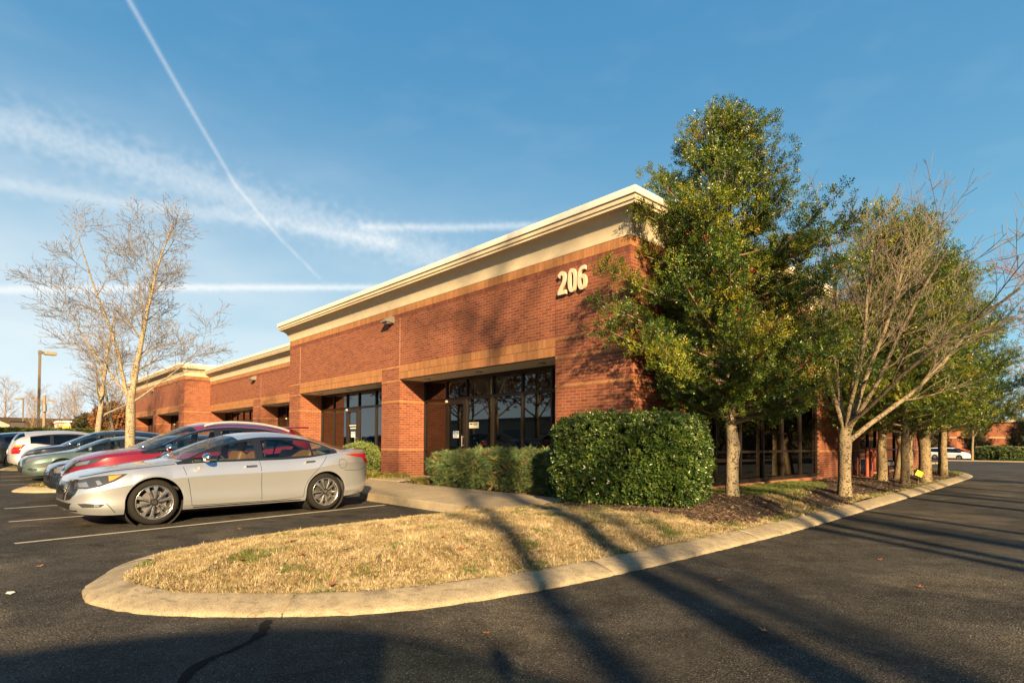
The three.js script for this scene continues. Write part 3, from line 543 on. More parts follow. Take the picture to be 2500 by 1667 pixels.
// the street number
{
  const font = await new FontLoader().loadAsync('fonts/droid/droid_sans_bold.typeface.json');
  const mat = std([0.52, 0.44, 0.31], 0.6);
  const W = [-1.81, -1.525, -1.26], y0 = 4.385;
  ['2', '0', '6'].forEach((ch, i) => {
    const g = new TextGeometry(ch, { font, size: 1, depth: 0.05, curveSegments: 10, bevelEnabled: true, bevelSize: 0.002, bevelThickness: 0.004, bevelSegments: 2 });
    g.computeBoundingBox(); const b = g.boundingBox; g.translate(-b.min.x, -b.min.y, 0); g.scale(0.23 / (b.max.x - b.min.x), 0.495 / (b.max.y - b.min.y), 1); g.translate(W[i], y0, 0.028); g.computeVertexNormals();
    const m = mesh('numeral', toCreasedNormals(g, 0.6), mat, building); m.userData.label = `cream metal numeral ${ch} standing off the brick`;
  });
}
// sealant joints in the brick
for (const [x, z, k] of [[-8.19, 0, 69], [-15.37, 0, 69], [-23.74, DM, 65], [-39.72, 0, 69]]) mesh('control_joint', box(x - 0.006, x + 0.006, yc(48), yc(k), z - 0.004, z + 0.0035), std([0.46, 0.27, 0.17], 0.7), building);
// white notice board on the far pier
mesh('notice_board', rbox(-40.55, -40.15, 0.95, 1.75, 0.02, 0.05, 0.005), std([0.8, 0.78, 0.72], 0.6), building);
// ---------- vehicles ----------
// smooth monotone-ish interpolation through [x, y] points (x ascending)
function curve1(pts) {
  const p = [...pts].sort((a, b) => a[0] - b[0]), n = p.length, m = [];
  const d = []; for (let i = 0; i < n - 1; i++) d.push((p[i + 1][1] - p[i][1]) / (p[i + 1][0] - p[i][0]));
  for (let i = 0; i < n; i++) m.push(i === 0 ? d[0] : i === n - 1 ? d[n - 2] : d[i - 1] * d[i] <= 0 ? 0 : 2 * d[i - 1] * d[i] / (d[i - 1] + d[i]));
  return (x) => { if (x <= p[0][0]) return p[0][1]; if (x >= p[n - 1][0]) return p[n - 1][1]; let i = 0; while (x > p[i + 1][0]) i++; const h = p[i + 1][0] - p[i][0], t = (x - p[i][0]) / h, t2 = t * t, t3 = t2 * t; return (2 * t3 - 3 * t2 + 1) * p[i][1] + (t3 - 2 * t2 + t) * h * m[i] + (-2 * t3 + 3 * t2) * p[i + 1][1] + (t3 - t2) * h * m[i + 1]; };
}
const carMats = {
  tyre: phys([0.016, 0.015, 0.014], 0.9, { specularIntensity: 0.3 }), black: std([0.012, 0.012, 0.013], 0.5), trim: phys([0.01, 0.01, 0.011], 0.22, { clearcoat: 0.6, clearcoatRoughness: 0.1 }), chrome: std([0.75, 0.74, 0.72], 0.16, { metalness: 1 }), alloy: std([0.46, 0.455, 0.45], 0.26, { metalness: 0.9 }), rimDark: std([0.02, 0.02, 0.022], 0.4, { metalness: 0.3 }), disc: std([0.3, 0.29, 0.28], 0.45, { metalness: 0.8 }),
  glass: phys([0.72, 0.80, 0.76], 0.01, { transmission: 1, thickness: 0, ior: 1.55 }), dullGlass: phys([0.4, 0.45, 0.43], 0.14, { transmission: 1, thickness: 0, ior: 1.5 }), darkGlass: phys([0.16, 0.18, 0.18], 0.01, { transmission: 1, thickness: 0, ior: 1.55 }),
  lampGlass: phys([0.45, 0.46, 0.47], 0.12, { clearcoat: 1, clearcoatRoughness: 0.03, metalness: 0.8 }), lampDark: phys([0.035, 0.037, 0.04], 0.1, { clearcoat: 1, clearcoatRoughness: 0.02 }), amber: phys([0.75, 0.22, 0.03], 0.12, { clearcoat: 1 }), red: phys([0.42, 0.012, 0.015], 0.1, { clearcoat: 1, clearcoatRoughness: 0.03 }), redDark: phys([0.16, 0.006, 0.01], 0.12, { clearcoat: 1 }),
  seatTan: std([0.16, 0.075, 0.025], 0.6), seatDark: std([0.035, 0.033, 0.032], 0.7), cabin: std([0.03, 0.029, 0.028], 0.8), plate: std([0.75, 0.76, 0.78], 0.4), under: std([0.015, 0.015, 0.015], 0.9),
};
function paintMat(c, metal = 0.35, rough = 0.34) { return phys(c, rough, { metalness: metal, clearcoat: 1, clearcoatRoughness: 0.04 }); }

function wheelGeo(R, width, spokes, style) {
  const out = {};
  const w = width / 2, rr = R - (style.side ?? 0.105);                 // rim radius
  const prof = [[rr + 0.002, -w + 0.014], [rr + 0.016, -w + 0.004], [R - 0.055, -w - 0.004], [R - 0.02, -w + 0.012], [R - 0.004, -w + 0.04], [R, -w * 0.4], [R, w * 0.4], [R - 0.004, w - 0.04], [R - 0.02, w - 0.012], [R - 0.055, w + 0.004], [rr + 0.016, w - 0.004], [rr + 0.002, w - 0.014]].map(([a, b]) => new THREE.Vector2(a, b));
  const ty = new THREE.LatheGeometry(new THREE.SplineCurve(prof).getPoints(36), 56); ty.rotateX(Math.PI / 2); out.tyre = ty;          // axis along z
  const rimP = [[rr + 0.008, w - 0.012], [rr + 0.008, w - 0.001], [rr + 0.001, w + 0.002], [rr - 0.006, w - 0.006], [rr - 0.012, w - 0.02], [rr - 0.03, w - 0.05], [rr - 0.035, -w + 0.02]].map(([a, b]) => new THREE.Vector2(a, b));
  const rim = new THREE.LatheGeometry(rimP, 56); rim.rotateX(Math.PI / 2); out.rim = rim;
  const sp = [], dk = [];
  const n = spokes, ro = rr - 0.004, ri = 0.06;
  for (let i = 0; i < n; i++) {
    const a = i / n * Math.PI * 2 + (style.phase ?? 0) + (style.pair ? (i % 2 ? -1 : 1) * style.pair : 0);
    const wi = style.wi, wm = style.wm, wo = style.wo;
    const sh = new THREE.Shape(); sh.moveTo(ri, -wi / 2); sh.lineTo(lerp(ri, ro, 0.6), -wm / 2); sh.lineTo(ro, -wo / 2); sh.lineTo(ro, wo / 2); sh.lineTo(lerp(ri, ro, 0.6), wm / 2); sh.lineTo(ri, wi / 2);
    const g = new THREE.ExtrudeGeometry(sh, { depth: 0.018, bevelEnabled: true, bevelSize: 0.004, bevelThickness: 0.004, bevelSegments: 1 });
    const p = g.attributes.position; for (let k = 0; k < p.count; k++) { const r = Math.hypot(p.getX(k), p.getY(k)); p.setZ(k, p.getZ(k) + w - 0.04 + 0.014 * Math.sin(r / ro * Math.PI)); }
    g.rotateZ(a); sp.push(g);
  }
  out.spokes = mergeGeometries(sp.map((g) => { g.computeVertexNormals(); return g; }));
  const hub = new THREE.CylinderGeometry(0.072, 0.08, 0.04, 24); hub.rotateX(Math.PI / 2); hub.translate(0, 0, w - 0.035); const cap = new THREE.CylinderGeometry(0.03, 0.03, 0.02, 20); cap.rotateX(Math.PI / 2); cap.translate(0, 0, w - 0.008); out.hub = hub; out.cap = cap;
  const disc = new THREE.CylinderGeometry(rr - 0.07, rr - 0.07, 0.02, 32); disc.rotateX(Math.PI / 2); disc.translate(0, 0, w - 0.1); out.disc = disc;
  const back = new THREE.CylinderGeometry(rr - 0.02, rr - 0.02, 0.01, 32); back.rotateX(Math.PI / 2); back.translate(0, 0, w - 0.14); out.back = back;
  return out;
}

function makeCar(cfg, label, group) {
  const S = cfg.spec, Wd = S.W, car = thing(cfg.name, label, cfg.category ?? 'car', [0, 0, 0], 0, group);
  const f = {}; for (const k of ['top', 'belt', 'wtop', 'wtopZ', 'sill']) f[k] = curve1(S[k]);
  const sup = (x) => { const a = x > 0 ? clamp((x - S.nx0) / (S.xf - S.nx0)) : clamp((S.tx0 - x) / (S.tx0 - S.xr)), n = x > 0 ? S.nn : S.tn; return Math.pow(Math.max(0, 1 - Math.pow(a, n)), 1 / n); };
  const hw = curve1(S.half ?? [[-3, Wd], [3, Wd]]);
  const wheelX = [S.wb / 2, -S.wb / 2], R = S.R, AR = S.AR ?? R + 0.045;
  // cross section at x -> key points
  const keys = (x) => {
    const s = sup(x), W = hw(x) * s, b = f.belt(x), t = f.top(x), sill = f.sill(x), cabin = x < S.xa && x > S.xc;
    let y5, z5;
    const inC = smooth(S.xa + 0.001, S.xa - 0.12, x) * smooth(S.xc - 0.001, S.xc + 0.12, x);
    const yh = lerp(b, t, 0.55), zh = W * 0.8;
    y5 = lerp(yh, f.wtop(x), inC); z5 = lerp(zh, Math.min(f.wtopZ(x), W * 0.93), inC);
    const sh = S.shoulder ?? 0.1;
    return { P0: [sill, W - 0.06 * s], P1: [sill + 0.10, W - 0.012 * s], P2: [lerp(sill, b, 0.42), W - 0.014 * s], P3: [b - 0.20, W], P35: [b - 0.075, W - 0.05 * s], P4: [b, W - sh * s], P5: [y5, z5], P6: [lerp(y5, t, 0.72), z5 * 0.6], P7: [t, 0], cabin };
  };
  const NL = 15, NW = 9, NR = 12;
  const cr = (pts, n, first = true) => { const c = new THREE.SplineCurve(pts.map(([y, z]) => new THREE.Vector2(z, y))); const o = []; for (let i = first ? 0 : 1; i <= n; i++) { const p = c.getPoint(i / n); o.push([p.y, p.x]); } return o; };
  const archY = (x) => { let y = -1; for (const w of wheelX) { const d = Math.abs(x - w); if (d < AR) y = Math.max(y, R + Math.sqrt(Math.max(0, AR * AR - d * d)) * 0.985); } return y; };
  const NA = 10; // rows below the crease that runs along the flank
  const section = (x, inArch) => {
    const k = keys(x), rows = [], ay = archY(x);
    const yb = inArch ? Math.max(k.P0[0], Math.min(ay, k.P4[0] - 0.07)) : k.P0[0], y3 = Math.min(Math.max(k.P3[0], inArch ? yb + 0.025 : 0), k.P4[0] - 0.03);
    const low = cr([k.P0, k.P1, k.P2, k.P3], 30), up = cr([[y3, k.P3[1]], [lerp(y3, k.P4[0], 0.62), k.P35[1]], k.P4], 12);
    const zAt = (l, y) => { for (let i = 0; i < l.length - 1; i++) if (y <= l[i + 1][0] + 1e-6) { const t = clamp((y - l[i][0]) / Math.max(1e-6, l[i + 1][0] - l[i][0])); return lerp(l[i][1], l[i + 1][1], t); } return l.at(-1)[1]; };
    for (let i = 0; i <= NA; i++) { const y = lerp(yb, y3, i / NA); rows.push([y, i === NA ? k.P3[1] : zAt(low, y)]); }
    for (let i = 1; i <= NL - NA; i++) { const y = lerp(y3, k.P4[0], i / (NL - NA)); rows.push([y, i === NL - NA ? k.P4[1] : zAt(up, y)]); }
    for (let i = 1; i <= NW; i++) { const t = i / NW, bulge = 0.018 * Math.sin(Math.PI * t) * (k.cabin ? 1 : 0.4); rows.push([lerp(k.P4[0], k.P5[0], t), lerp(k.P4[1], k.P5[1], t) + bulge]); }
    const roof = cr([k.P5, k.P6, [k.P7[0] - 0.0, 0.0001], [k.P6[0], -k.P6[1]]].slice(0, 3), NR, false); for (const r of roof) rows.push(r);
    rows[rows.length - 1] = [k.P7[0], 0];
    return rows;
  };
  // stations
  const xs = new Set(); const add = (x) => xs.add(Math.round(x * 1e4) / 1e4);
  for (let i = 0; i <= 26; i++) { const a = i / 26; add(S.xf - (S.xf - 1.3) * (1 - Math.cos(a * Math.PI / 2)) ** 1.0); add(S.xr + (-1.3 - S.xr) * (1 - Math.cos(a * Math.PI / 2))); }
  for (let x = -1.3; x <= 1.3; x += 0.045) add(x);
  for (const w of wheelX) for (let i = 0; i <= 22; i++) add(w + AR * Math.cos(i / 22 * Math.PI));
  for (const x of [S.xa, S.xc, S.wx0, S.wx1, S.cowl, S.header, S.rh, S.rd, ...S.pillars.flat()]) add(x);
  const xl = [...xs].sort((a, b) => a - b).filter((x, i, l) => i === 0 || x - l[i - 1] > 0.0015);
  const st = []; for (const x of xl) { const e = wheelX.some((w) => Math.abs(Math.abs(x - w) - AR) < 0.002); const inA = wheelX.some((w) => Math.abs(x - w) <= AR + 0.0005); if (e) { const out = wheelX.some((w) => Math.abs(x - w - AR) < 0.002); if (out) st.push([x, true], [x + 0.0008, false]); else st.push([x - 0.0008, false], [x, true]); } else st.push([x, inA]); }
  const bowK = (x) => S.bow.front * smooth(S.header - 0.5, S.cowl, x) * smooth(S.xf + 0.2, S.cowl, x) - S.bow.rear * smooth(S.rh + 0.4, S.rd, x) * smooth(S.xr - 0.2, S.rd, x);
  const noseLean = (x, y) => -S.lean * smooth(S.noseY0, S.noseY0 + 0.42, y) * smooth(S.xf - 0.75, S.xf, x) - (S.chin ?? 0.06) * smooth(0.34, 0.18, y) * smooth(S.xf - 0.5, S.xf, x) + (S.tailLean ?? 0.06) * smooth(0.6, 0.25, y) * smooth(S.xr + 0.6, S.xr, x) + (S.tailTop ?? 0) * smooth(S.tailY ?? 1.0, (S.tailY ?? 1.0) + 0.5, y) * smooth(S.xr + 0.9, S.xr, x);
  const NJ = NL + NW + NR + 1;
  const grid = st.map(([x, a]) => section(x, a).map(([y, z], j) => { const k = Wd > 0 ? 1 - Math.min(1, (z / Wd) ** 2) : 0; return [x + bowK(x) * k * (j >= NL ? 1 : 0) + noseLean(x, y), y, z]; }));
  // sort quads into body, glass and trim
  const bins = { body: [], side: [], wind: [], rear: [], trim: [] };
  const inPillar = (x) => S.pillars.some(([a, b]) => x > Math.min(a, b) && x < Math.max(a, b));
  for (let i = 0; i < st.length - 1; i++) {
    const x = (st[i][0] + st[i + 1][0]) / 2;
    for (let j = 0; j < NJ - 1; j++) {
      let bin = 'body';
      if (j >= NL && j < NL + NW) { if (x < S.wx0 && x > S.wx1) { bin = inPillar(x) || j === NL + NW - 1 && S.trimTop !== false || (j === NL && S.trimBelt) ? 'trim' : 'side'; } else if (x < S.xa && x > S.wx0) bin = 'trim'; else if (x < S.wx1 && x > S.wx1 - 0.14 && S.quarterTrim) bin = 'trim'; }
      if (j >= NL + NW) { const r = j - NL - NW; if (x < S.cowl && x > S.header) bin = r < 1 ? (S.blackA ? 'trim' : 'body') : 'wind'; else if (x < S.rh && x > S.rd) bin = r < 2 ? 'body' : 'rear'; else if (S.blackRoof && x < S.header && x > S.rh) bin = 'trim'; }
      if (j === 0 && S.cladding && !wheelX.some((w) => Math.abs(x - w) < AR)) bin = 'trim';
      bins[bin].push([i, j]);
    }
  }
  const geoOf = (quads, only = 0) => {
    const pos = [], idx = [], ids = new Map();
    for (const s of only ? [only] : [1, -1]) { ids.clear(); const v = (i, j) => { const k = i * 1000 + j; if (!ids.has(k)) { ids.set(k, pos.length / 3); const p = grid[i][j]; pos.push(p[0], p[1], p[2] * s); } return ids.get(k); };
      for (const [i, j] of quads) { const a = v(i, j), b = v(i + 1, j), c = v(i + 1, j + 1), d = v(i, j + 1); s > 0 ? idx.push(a, b, c, a, c, d) : idx.push(a, c, b, a, d, c); } }
    const g = new THREE.BufferGeometry(); g.setAttribute('position', new THREE.Float32BufferAttribute(pos, 3)); g.setIndex(idx); g.computeVertexNormals(); return g;
  };
  const all = geoOf([...bins.body, ...bins.side, ...bins.wind, ...bins.rear, ...bins.trim]);
  const body = mergeGeometries([bins.body.filter(([, j]) => j < NA), bins.body.filter(([, j]) => j >= NA && j < NL), bins.body.filter(([, j]) => j >= NL)].map((q) => toCreasedNormals(mergeVertices(geoOf(q), 1e-4), 0.55)));
  const paint = cfg.paint;
  mesh('body', body, paint, car);
  if (bins.trim.length) mesh('window_trim', toCreasedNormals(mergeVertices(geoOf(bins.trim), 1e-4), 0.6), carMats.trim, car);
  const glassMat = cfg.tint ? carMats.darkGlass : carMats.glass;
  if (bins.side.length) { // one pane for each run of glass between pillars, on each side
    const runs = []; for (const q of bins.side) { const x = (st[q[0]][0] + st[q[0] + 1][0]) / 2, k = S.pillars.filter(([a, b]) => x < Math.min(a, b)).length; (runs[k] ??= []).push(q); }
    for (const r of runs) if (r) for (const s of [1, -1]) mesh('side_window', mergeVertices(geoOf(r, s), 1e-4), glassMat, car);
  }
  mesh('windscreen', mergeVertices(geoOf(bins.wind), 1e-4), cfg.tint ? carMats.dullGlass : carMats.glass, car);
  if (bins.rear.length) mesh('rear_window', mergeVertices(geoOf(bins.rear), 1e-4), glassMat, car);
  // floor pan, wheel wells
  const well = []; for (const w of wheelX) { const g = new THREE.CylinderGeometry(AR + 0.01, AR + 0.01, Wd * 2 - 0.12, 28, 1, true, -Math.PI / 2, Math.PI); g.rotateX(Math.PI / 2); g.rotateZ(0); g.translate(w, R, 0); well.push(g); }
  const floor = box(S.xr + 0.35, S.xf - 0.4, 0.2, 0.26, -Wd + 0.14, Wd - 0.14);
  const wellPlates = wheelX.flatMap((w) => [-1, 1].map((s) => box(w - AR - 0.02, w + AR + 0.02, 0.22, R + AR, s * (Wd - 0.36), s * (Wd - 0.34))));
  mesh('underbody', [floor, ...wellPlates, ...well.map((g) => g)], carMats.under, car);
  // arch lips
  // wheels
  const wg = wheelGeo(R, S.tw ?? 0.235, cfg.wheel.n, cfg.wheel);
  for (const x of wheelX) for (const s of [1, -1]) {
    const o = part('wheel', car); o.position.set(x, R, s * (Wd - 0.035 - (S.tw ?? 0.235) / 2)); if (s < 0) o.rotation.y = Math.PI; else o.rotation.z = 0;
    o.rotation.z = (x > 0 ? 0.2 : 0.55);
    mesh('tyre', wg.tyre, carMats.tyre, o); mesh('rim', wg.rim, cfg.wheel.bright ? carMats.alloy : carMats.alloy, o); mesh('spokes', wg.spokes, carMats.alloy, o); mesh('hub', wg.hub, carMats.rimDark, o); mesh('hub_cap', wg.cap, carMats.chrome, o); mesh('brake_disc', wg.disc, carMats.disc, o); mesh('wheel_backing', wg.back, carMats.rimDark, o);
  }
  // ---- patches laid on the body
  const bvh = new MeshBVH(all);
  const ray = new THREE.Ray();
  const hit = (axis, a, b, s) => { // axis 'side': (x, y) from z = s*3 ; 'front': (z, y) from x=+5 ; 'rear'
    if (axis === 'side') { ray.origin.set(a, b, s * 3); ray.direction.set(0, 0, -s); } else if (axis === 'front') { ray.origin.set(6, b, a); ray.direction.set(-1, 0, 0); } else if (axis === 'rear') { ray.origin.set(-6, b, a); ray.direction.set(1, 0, 0); } else { ray.origin.set(a, 4, b); ray.direction.set(0, -1, 0); }
    const h = bvh.raycastFirst(ray, THREE.DoubleSide); if (!h) return null; const n = h.face.normal.clone(); if (n.dot(ray.direction) > 0) n.negate(); return { p: h.point.clone(), n };
  };
  const patchGeo = (poly, axis, s = 1, off = 0.004, step = 0.05) => {
    const sh = new THREE.Shape(poly.map(([a, b]) => new THREE.Vector2(a, b)));
    let g = new THREE.ShapeGeometry(sh).toNonIndexed(); let tris = []; const q = g.attributes.position;
    for (let i = 0; i < q.count; i += 3) tris.push([0, 1, 2].map((k) => [q.getX(i + k), q.getY(i + k)]));
    for (let it = 0; it < 6; it++) { const nx = []; let cut = false; for (const t of tris) { let L = 0, e = 0; for (let k = 0; k < 3; k++) { const l = Math.hypot(t[k][0] - t[(k + 1) % 3][0], t[k][1] - t[(k + 1) % 3][1]); if (l > L) { L = l; e = k; } } if (L > step) { cut = true; const a = t[e], b = t[(e + 1) % 3], c = t[(e + 2) % 3], m = [(a[0] + b[0]) / 2, (a[1] + b[1]) / 2]; nx.push([a, m, c], [m, b, c]); } else nx.push(t); } tris = nx; if (!cut) break; }
    const pos = []; for (const t of tris) { const h = t.map(([a, b]) => hit(axis, a, b, s)); if (h.some((k) => !k)) continue; const pts = h.map((k) => k.p.addScaledVector(k.n, off)); const [A, B, C] = pts; const fn = V(0, 0, 0).crossVectors(V(0, 0, 0).subVectors(B, A), V(0, 0, 0).subVectors(C, A)); const seq = fn.dot(h[0].n) >= 0 ? [A, B, C] : [A, C, B]; for (const P of seq) pos.push(P.x, P.y, P.z); }
    g = new THREE.BufferGeometry(); g.setAttribute('position', new THREE.Float32BufferAttribute(pos, 3)); g = mergeVertices(g, 1e-4); g.computeVertexNormals(); return g;
  };
  const both = (poly, off, step) => [patchGeo(poly, 'side', 1, off, step), patchGeo(poly, 'side', -1, off, step)];
  const line = (pts, w = 0.007) => { const out = []; for (let i = 0; i < pts.length - 1; i++) { const [a, b] = pts[i], [c, d] = pts[i + 1], l = Math.hypot(c - a, d - b), nx = -(d - b) / l * w / 2, ny = (c - a) / l * w / 2; out.push([[a + nx, b + ny], [c + nx, d + ny], [c - nx, d - ny], [a - nx, b - ny]]); } return out; };
  const smoothLine = (pts, n = 10) => new THREE.SplineCurve(pts.map(([a, b]) => new THREE.Vector2(a, b))).getPoints(n).map((p) => [p.x, p.y]);
  for (const L of cfg.seams ?? []) for (const s of [1, -1]) { const gs = line(smoothLine(L, 12)).map((q) => patchGeo(q, 'side', s, 0.0022, 0.08)).filter((g) => g.attributes.position.count); if (gs.length) mesh('panel_gap', gs, carMats.black, car); }
  for (const [name, poly, mat, off, axis] of cfg.patches ?? []) {
    if (axis === 'front' || axis === 'rear') { const g = patchGeo(poly, axis, 1, off ?? 0.005, 0.06); if (g.attributes.position.count) mesh(name, g, carMats[mat] ?? mat, car); } else for (const g of both(poly, off ?? 0.005, 0.05)) if (g.attributes.position.count) mesh(name, g, carMats[mat] ?? mat, car);
  }
  for (const [x, y, L] of cfg.handles ?? []) for (const s of [1, -1]) { const h = hit('side', x, y, s); if (!h) continue; const g = rbox(-L / 2, L / 2, -0.014, 0.014, -0.012, 0.022, 0.011, 3); g.rotateZ(0.05); if (s < 0) g.rotateY(Math.PI); g.translate(h.p.x, h.p.y, h.p.z + s * 0.018); mesh('door_handle', g, cfg.handleMat ?? carMats.chrome, car); }
  if (cfg.fuel) { const [x, y, r] = cfg.fuel, pts = []; for (let i = 0; i <= 24; i++) pts.push([x + r * Math.cos(i / 24 * 6.2832), y + r * Math.sin(i / 24 * 6.2832)]); mesh('fuel_flap', line(pts, 0.006).map((q) => patchGeo(q, 'side', cfg.fuelSide ?? 1, 0.0022, 0.08)), carMats.black, car); }
  if (cfg.mirror) for (const s of [1, -1]) {
    const [x, y, z] = cfg.mirror, g = new THREE.SphereGeometry(1, 24, 16); g.scale(0.075, 0.07, 0.115); const p = g.attributes.position; for (let i = 0; i < p.count; i++) if (p.getX(i) < -0.02) p.setX(i, -0.02); g.computeVertexNormals(); g.rotateY(s * 0.12); g.translate(x, y, s * z);
    mesh('mirror', g, cfg.mirrorMat ?? carMats.chrome, car); mesh('mirror_arm', cyl(V(x + 0.02, y - 0.035, s * (z - 0.16)), V(x, y - 0.045, s * (z - 0.04)), 0.022, 0.018, 10), carMats.trim, car);
  }
  // cabin
  const seat = (x, z, back) => { const a = rbox(x - 0.26, x + 0.26, 0.42, 0.58, z - 0.25, z + 0.25, 0.06, 3), b = rbox(-0.09, 0.09, 0, 0.6, -0.24, 0.24, 0.06, 3); b.rotateZ(0.3); b.translate(x - 0.26, 0.5, z); const c = rbox(-0.05, 0.05, 0, 0.2, -0.13, 0.13, 0.045, 3); c.rotateZ(0.25); c.translate(x - 0.45, 1.08 + (S.seatUp ?? 0), z); return [a, b, c]; };
  const sx = S.seatX ?? 0.1;
  mesh('seats', [...seat(sx, 0.38), ...seat(sx, -0.38), rbox(sx - 1.25, sx - 0.7, 0.45, 0.62, -0.62, 0.62, 0.06, 3), (() => { const b = rbox(-0.1, 0.1, 0, 0.58, -0.62, 0.62, 0.06, 3); b.rotateZ(0.4); b.translate(sx - 1.2, 0.55, 0); return b; })()], cfg.seat ?? carMats.seatDark, car);
  const bt = f.belt(S.cowl);
  mesh('dashboard', [rbox(S.cowl - 0.62, S.cowl - 0.1, 0.45, bt - 0.03, -Wd + 0.17, Wd - 0.17, 0.06, 3), box(S.xr + 0.5, S.cowl - 0.2, 0.26, 0.34, -Wd + 0.16, Wd - 0.16), box(S.wx1 - 0.35, S.wx1 - 0.1, 0.3, f.belt(S.wx1) - 0.05, -Wd + 0.22, Wd - 0.22), ...[1, -1].map((s) => box(S.wx1, S.cowl - 0.1, 0.3, f.belt(0) - 0.05, s * (Wd - 0.15), s * (Wd - 0.12)))], carMats.cabin, car);
  { const t = new THREE.TorusGeometry(0.185, 0.017, 10, 28); t.rotateY(Math.PI / 2); t.rotateZ(-0.35); t.translate(S.cowl - 0.72, bt - 0.06, -0.38); mesh('steering_wheel', t, carMats.seatDark, car); }
  for (const fn of cfg.extra ?? []) fn({ car, S, f, hit, patchGeo, both, line, smoothLine });
  return car;
}
// ---- shapes
const sedan = { wb: 2.775, W: 0.93, R: 0.34, AR: 0.385, xf: 2.38, xr: -2.52, nx0: 1.0, nn: 4.2, tx0: -1.2, tn: 3.8, tw: 0.245,
  top: [[2.38, 0.64], [2.34, 0.72], [2.25, 0.77], [2.0, 0.825], [1.5, 0.895], [1.1, 0.955], [0.93, 0.985], [0.6, 1.14], [0.2, 1.325], [0.0, 1.385], [-0.3, 1.425], [-0.65, 1.436], [-1.0, 1.415], [-1.3, 1.36], [-1.7, 1.235], [-1.95, 1.165], [-2.15, 1.14], [-2.38, 1.135], [-2.45, 1.08], [-2.52, 0.86]],
  belt: [[2.38, 0.58], [2.3, 0.68], [2.1, 0.745], [1.8, 0.80], [1.4, 0.86], [1.0, 0.895], [0.6, 0.915], [0.1, 0.925], [-0.6, 0.94], [-1.05, 0.965], [-1.4, 1.015], [-1.7, 1.055], [-2.0, 1.075], [-2.3, 1.065], [-2.45, 1.01], [-2.52, 0.80]],
  wtop: [[1.06, 0.915], [0.85, 0.995], [0.5, 1.15], [0.2, 1.25], [0, 1.295], [-0.35, 1.335], [-0.7, 1.338], [-1.05, 1.305], [-1.35, 1.225], [-1.6, 1.13], [-1.85, 1.075], [-2.0, 1.08]], wtopZ: [[1.06, 0.80], [0.6, 0.715], [0.2, 0.65], [-0.3, 0.615], [-0.8, 0.605], [-1.3, 0.63], [-1.7, 0.70], [-2.0, 0.76]],
  sill: [[2.38, 0.235], [2.2, 0.205], [1.9, 0.19], [1.0, 0.2], [-1.0, 0.2], [-1.9, 0.24], [-2.3, 0.29], [-2.52, 0.36]],
  half: [[-2.6, 0.90], [-1.4, 0.935], [-0.7, 0.912], [0.3, 0.908], [1.3, 0.93], [2.4, 0.925]],
  xa: 1.04, xc: -1.98, wx0: 0.80, wx1: -1.5, cowl: 0.95, header: 0.08, rh: -1.22, rd: -1.98, pillars: [[-0.14, -0.27], [-1.14, -1.17]], bow: { front: 0.12, rear: 0.1 }, lean: 0.07, noseY0: 0.45, blackA: true, quarterTrim: true, trimBelt: true, shoulder: 0.115 };
const suv = { wb: 2.706, W: 0.92, R: 0.358, AR: 0.405, xf: 2.30, xr: -2.33, nx0: 1.0, nn: 3.2, tx0: -1.3, tn: 4.6, tw: 0.235,
  top: [[2.30, 0.78], [2.22, 0.93], [2.05, 0.985], [1.7, 1.05], [1.25, 1.11], [1.1, 1.135], [0.8, 1.28], [0.4, 1.49], [0.15, 1.595], [-0.2, 1.655], [-0.7, 1.68], [-1.3, 1.655], [-1.8, 1.60], [-1.98, 1.56], [-2.12, 1.4], [-2.24, 1.1], [-2.3, 0.95], [-2.33, 0.8]],
  belt: [[2.30, 0.66], [2.2, 0.82], [2.0, 0.90], [1.6, 0.97], [1.2, 1.015], [0.6, 1.03], [0, 1.04], [-0.7, 1.06], [-1.2, 1.10], [-1.6, 1.15], [-2.0, 1.14], [-2.22, 1.06], [-2.33, 0.72]],
  wtop: [[1.2, 1.05], [0.95, 1.13], [0.6, 1.31], [0.3, 1.43], [0, 1.51], [-0.5, 1.545], [-1.0, 1.525], [-1.5, 1.46], [-1.8, 1.40], [-2.05, 1.30], [-2.2, 1.12]], wtopZ: [[1.2, 0.8], [0.6, 0.715], [0.2, 0.675], [-0.5, 0.655], [-1.3, 0.655], [-1.8, 0.68], [-2.1, 0.73]],
  sill: [[2.30, 0.34], [2.1, 0.27], [1, 0.24], [-1, 0.24], [-1.9, 0.29], [-2.33, 0.42]], half: [[-2.6, 0.90], [-1.3, 0.925], [0, 0.905], [1.3, 0.925], [2.3, 0.91]],
  xa: 1.18, xc: -2.16, wx0: 0.92, wx1: -1.72, cowl: 1.1, header: 0.2, rh: -1.86, rd: -2.16, pillars: [[-0.1, -0.23], [-1.02, -1.13]], bow: { front: 0.12, rear: 0.03 }, lean: 0.14, noseY0: 0.55, blackA: true, trimBelt: true, quarterTrim: false, shoulder: 0.085, tailLean: 0.04, seatUp: 0.2, seatX: 0.05 };
const alloy10 = { n: 10, pair: 0.05, wi: 0.016, wm: 0.026, wo: 0.066, side: 0.092 }, alloy5 = { n: 10, pair: 0.14, wi: 0.03, wm: 0.034, wo: 0.05, side: 0.12 }, alloyWide = { n: 5, wi: 0.06, wm: 0.075, wo: 0.1, side: 0.12 };
const silver = paintMat([0.54, 0.57, 0.605], 0.72, 0.29);
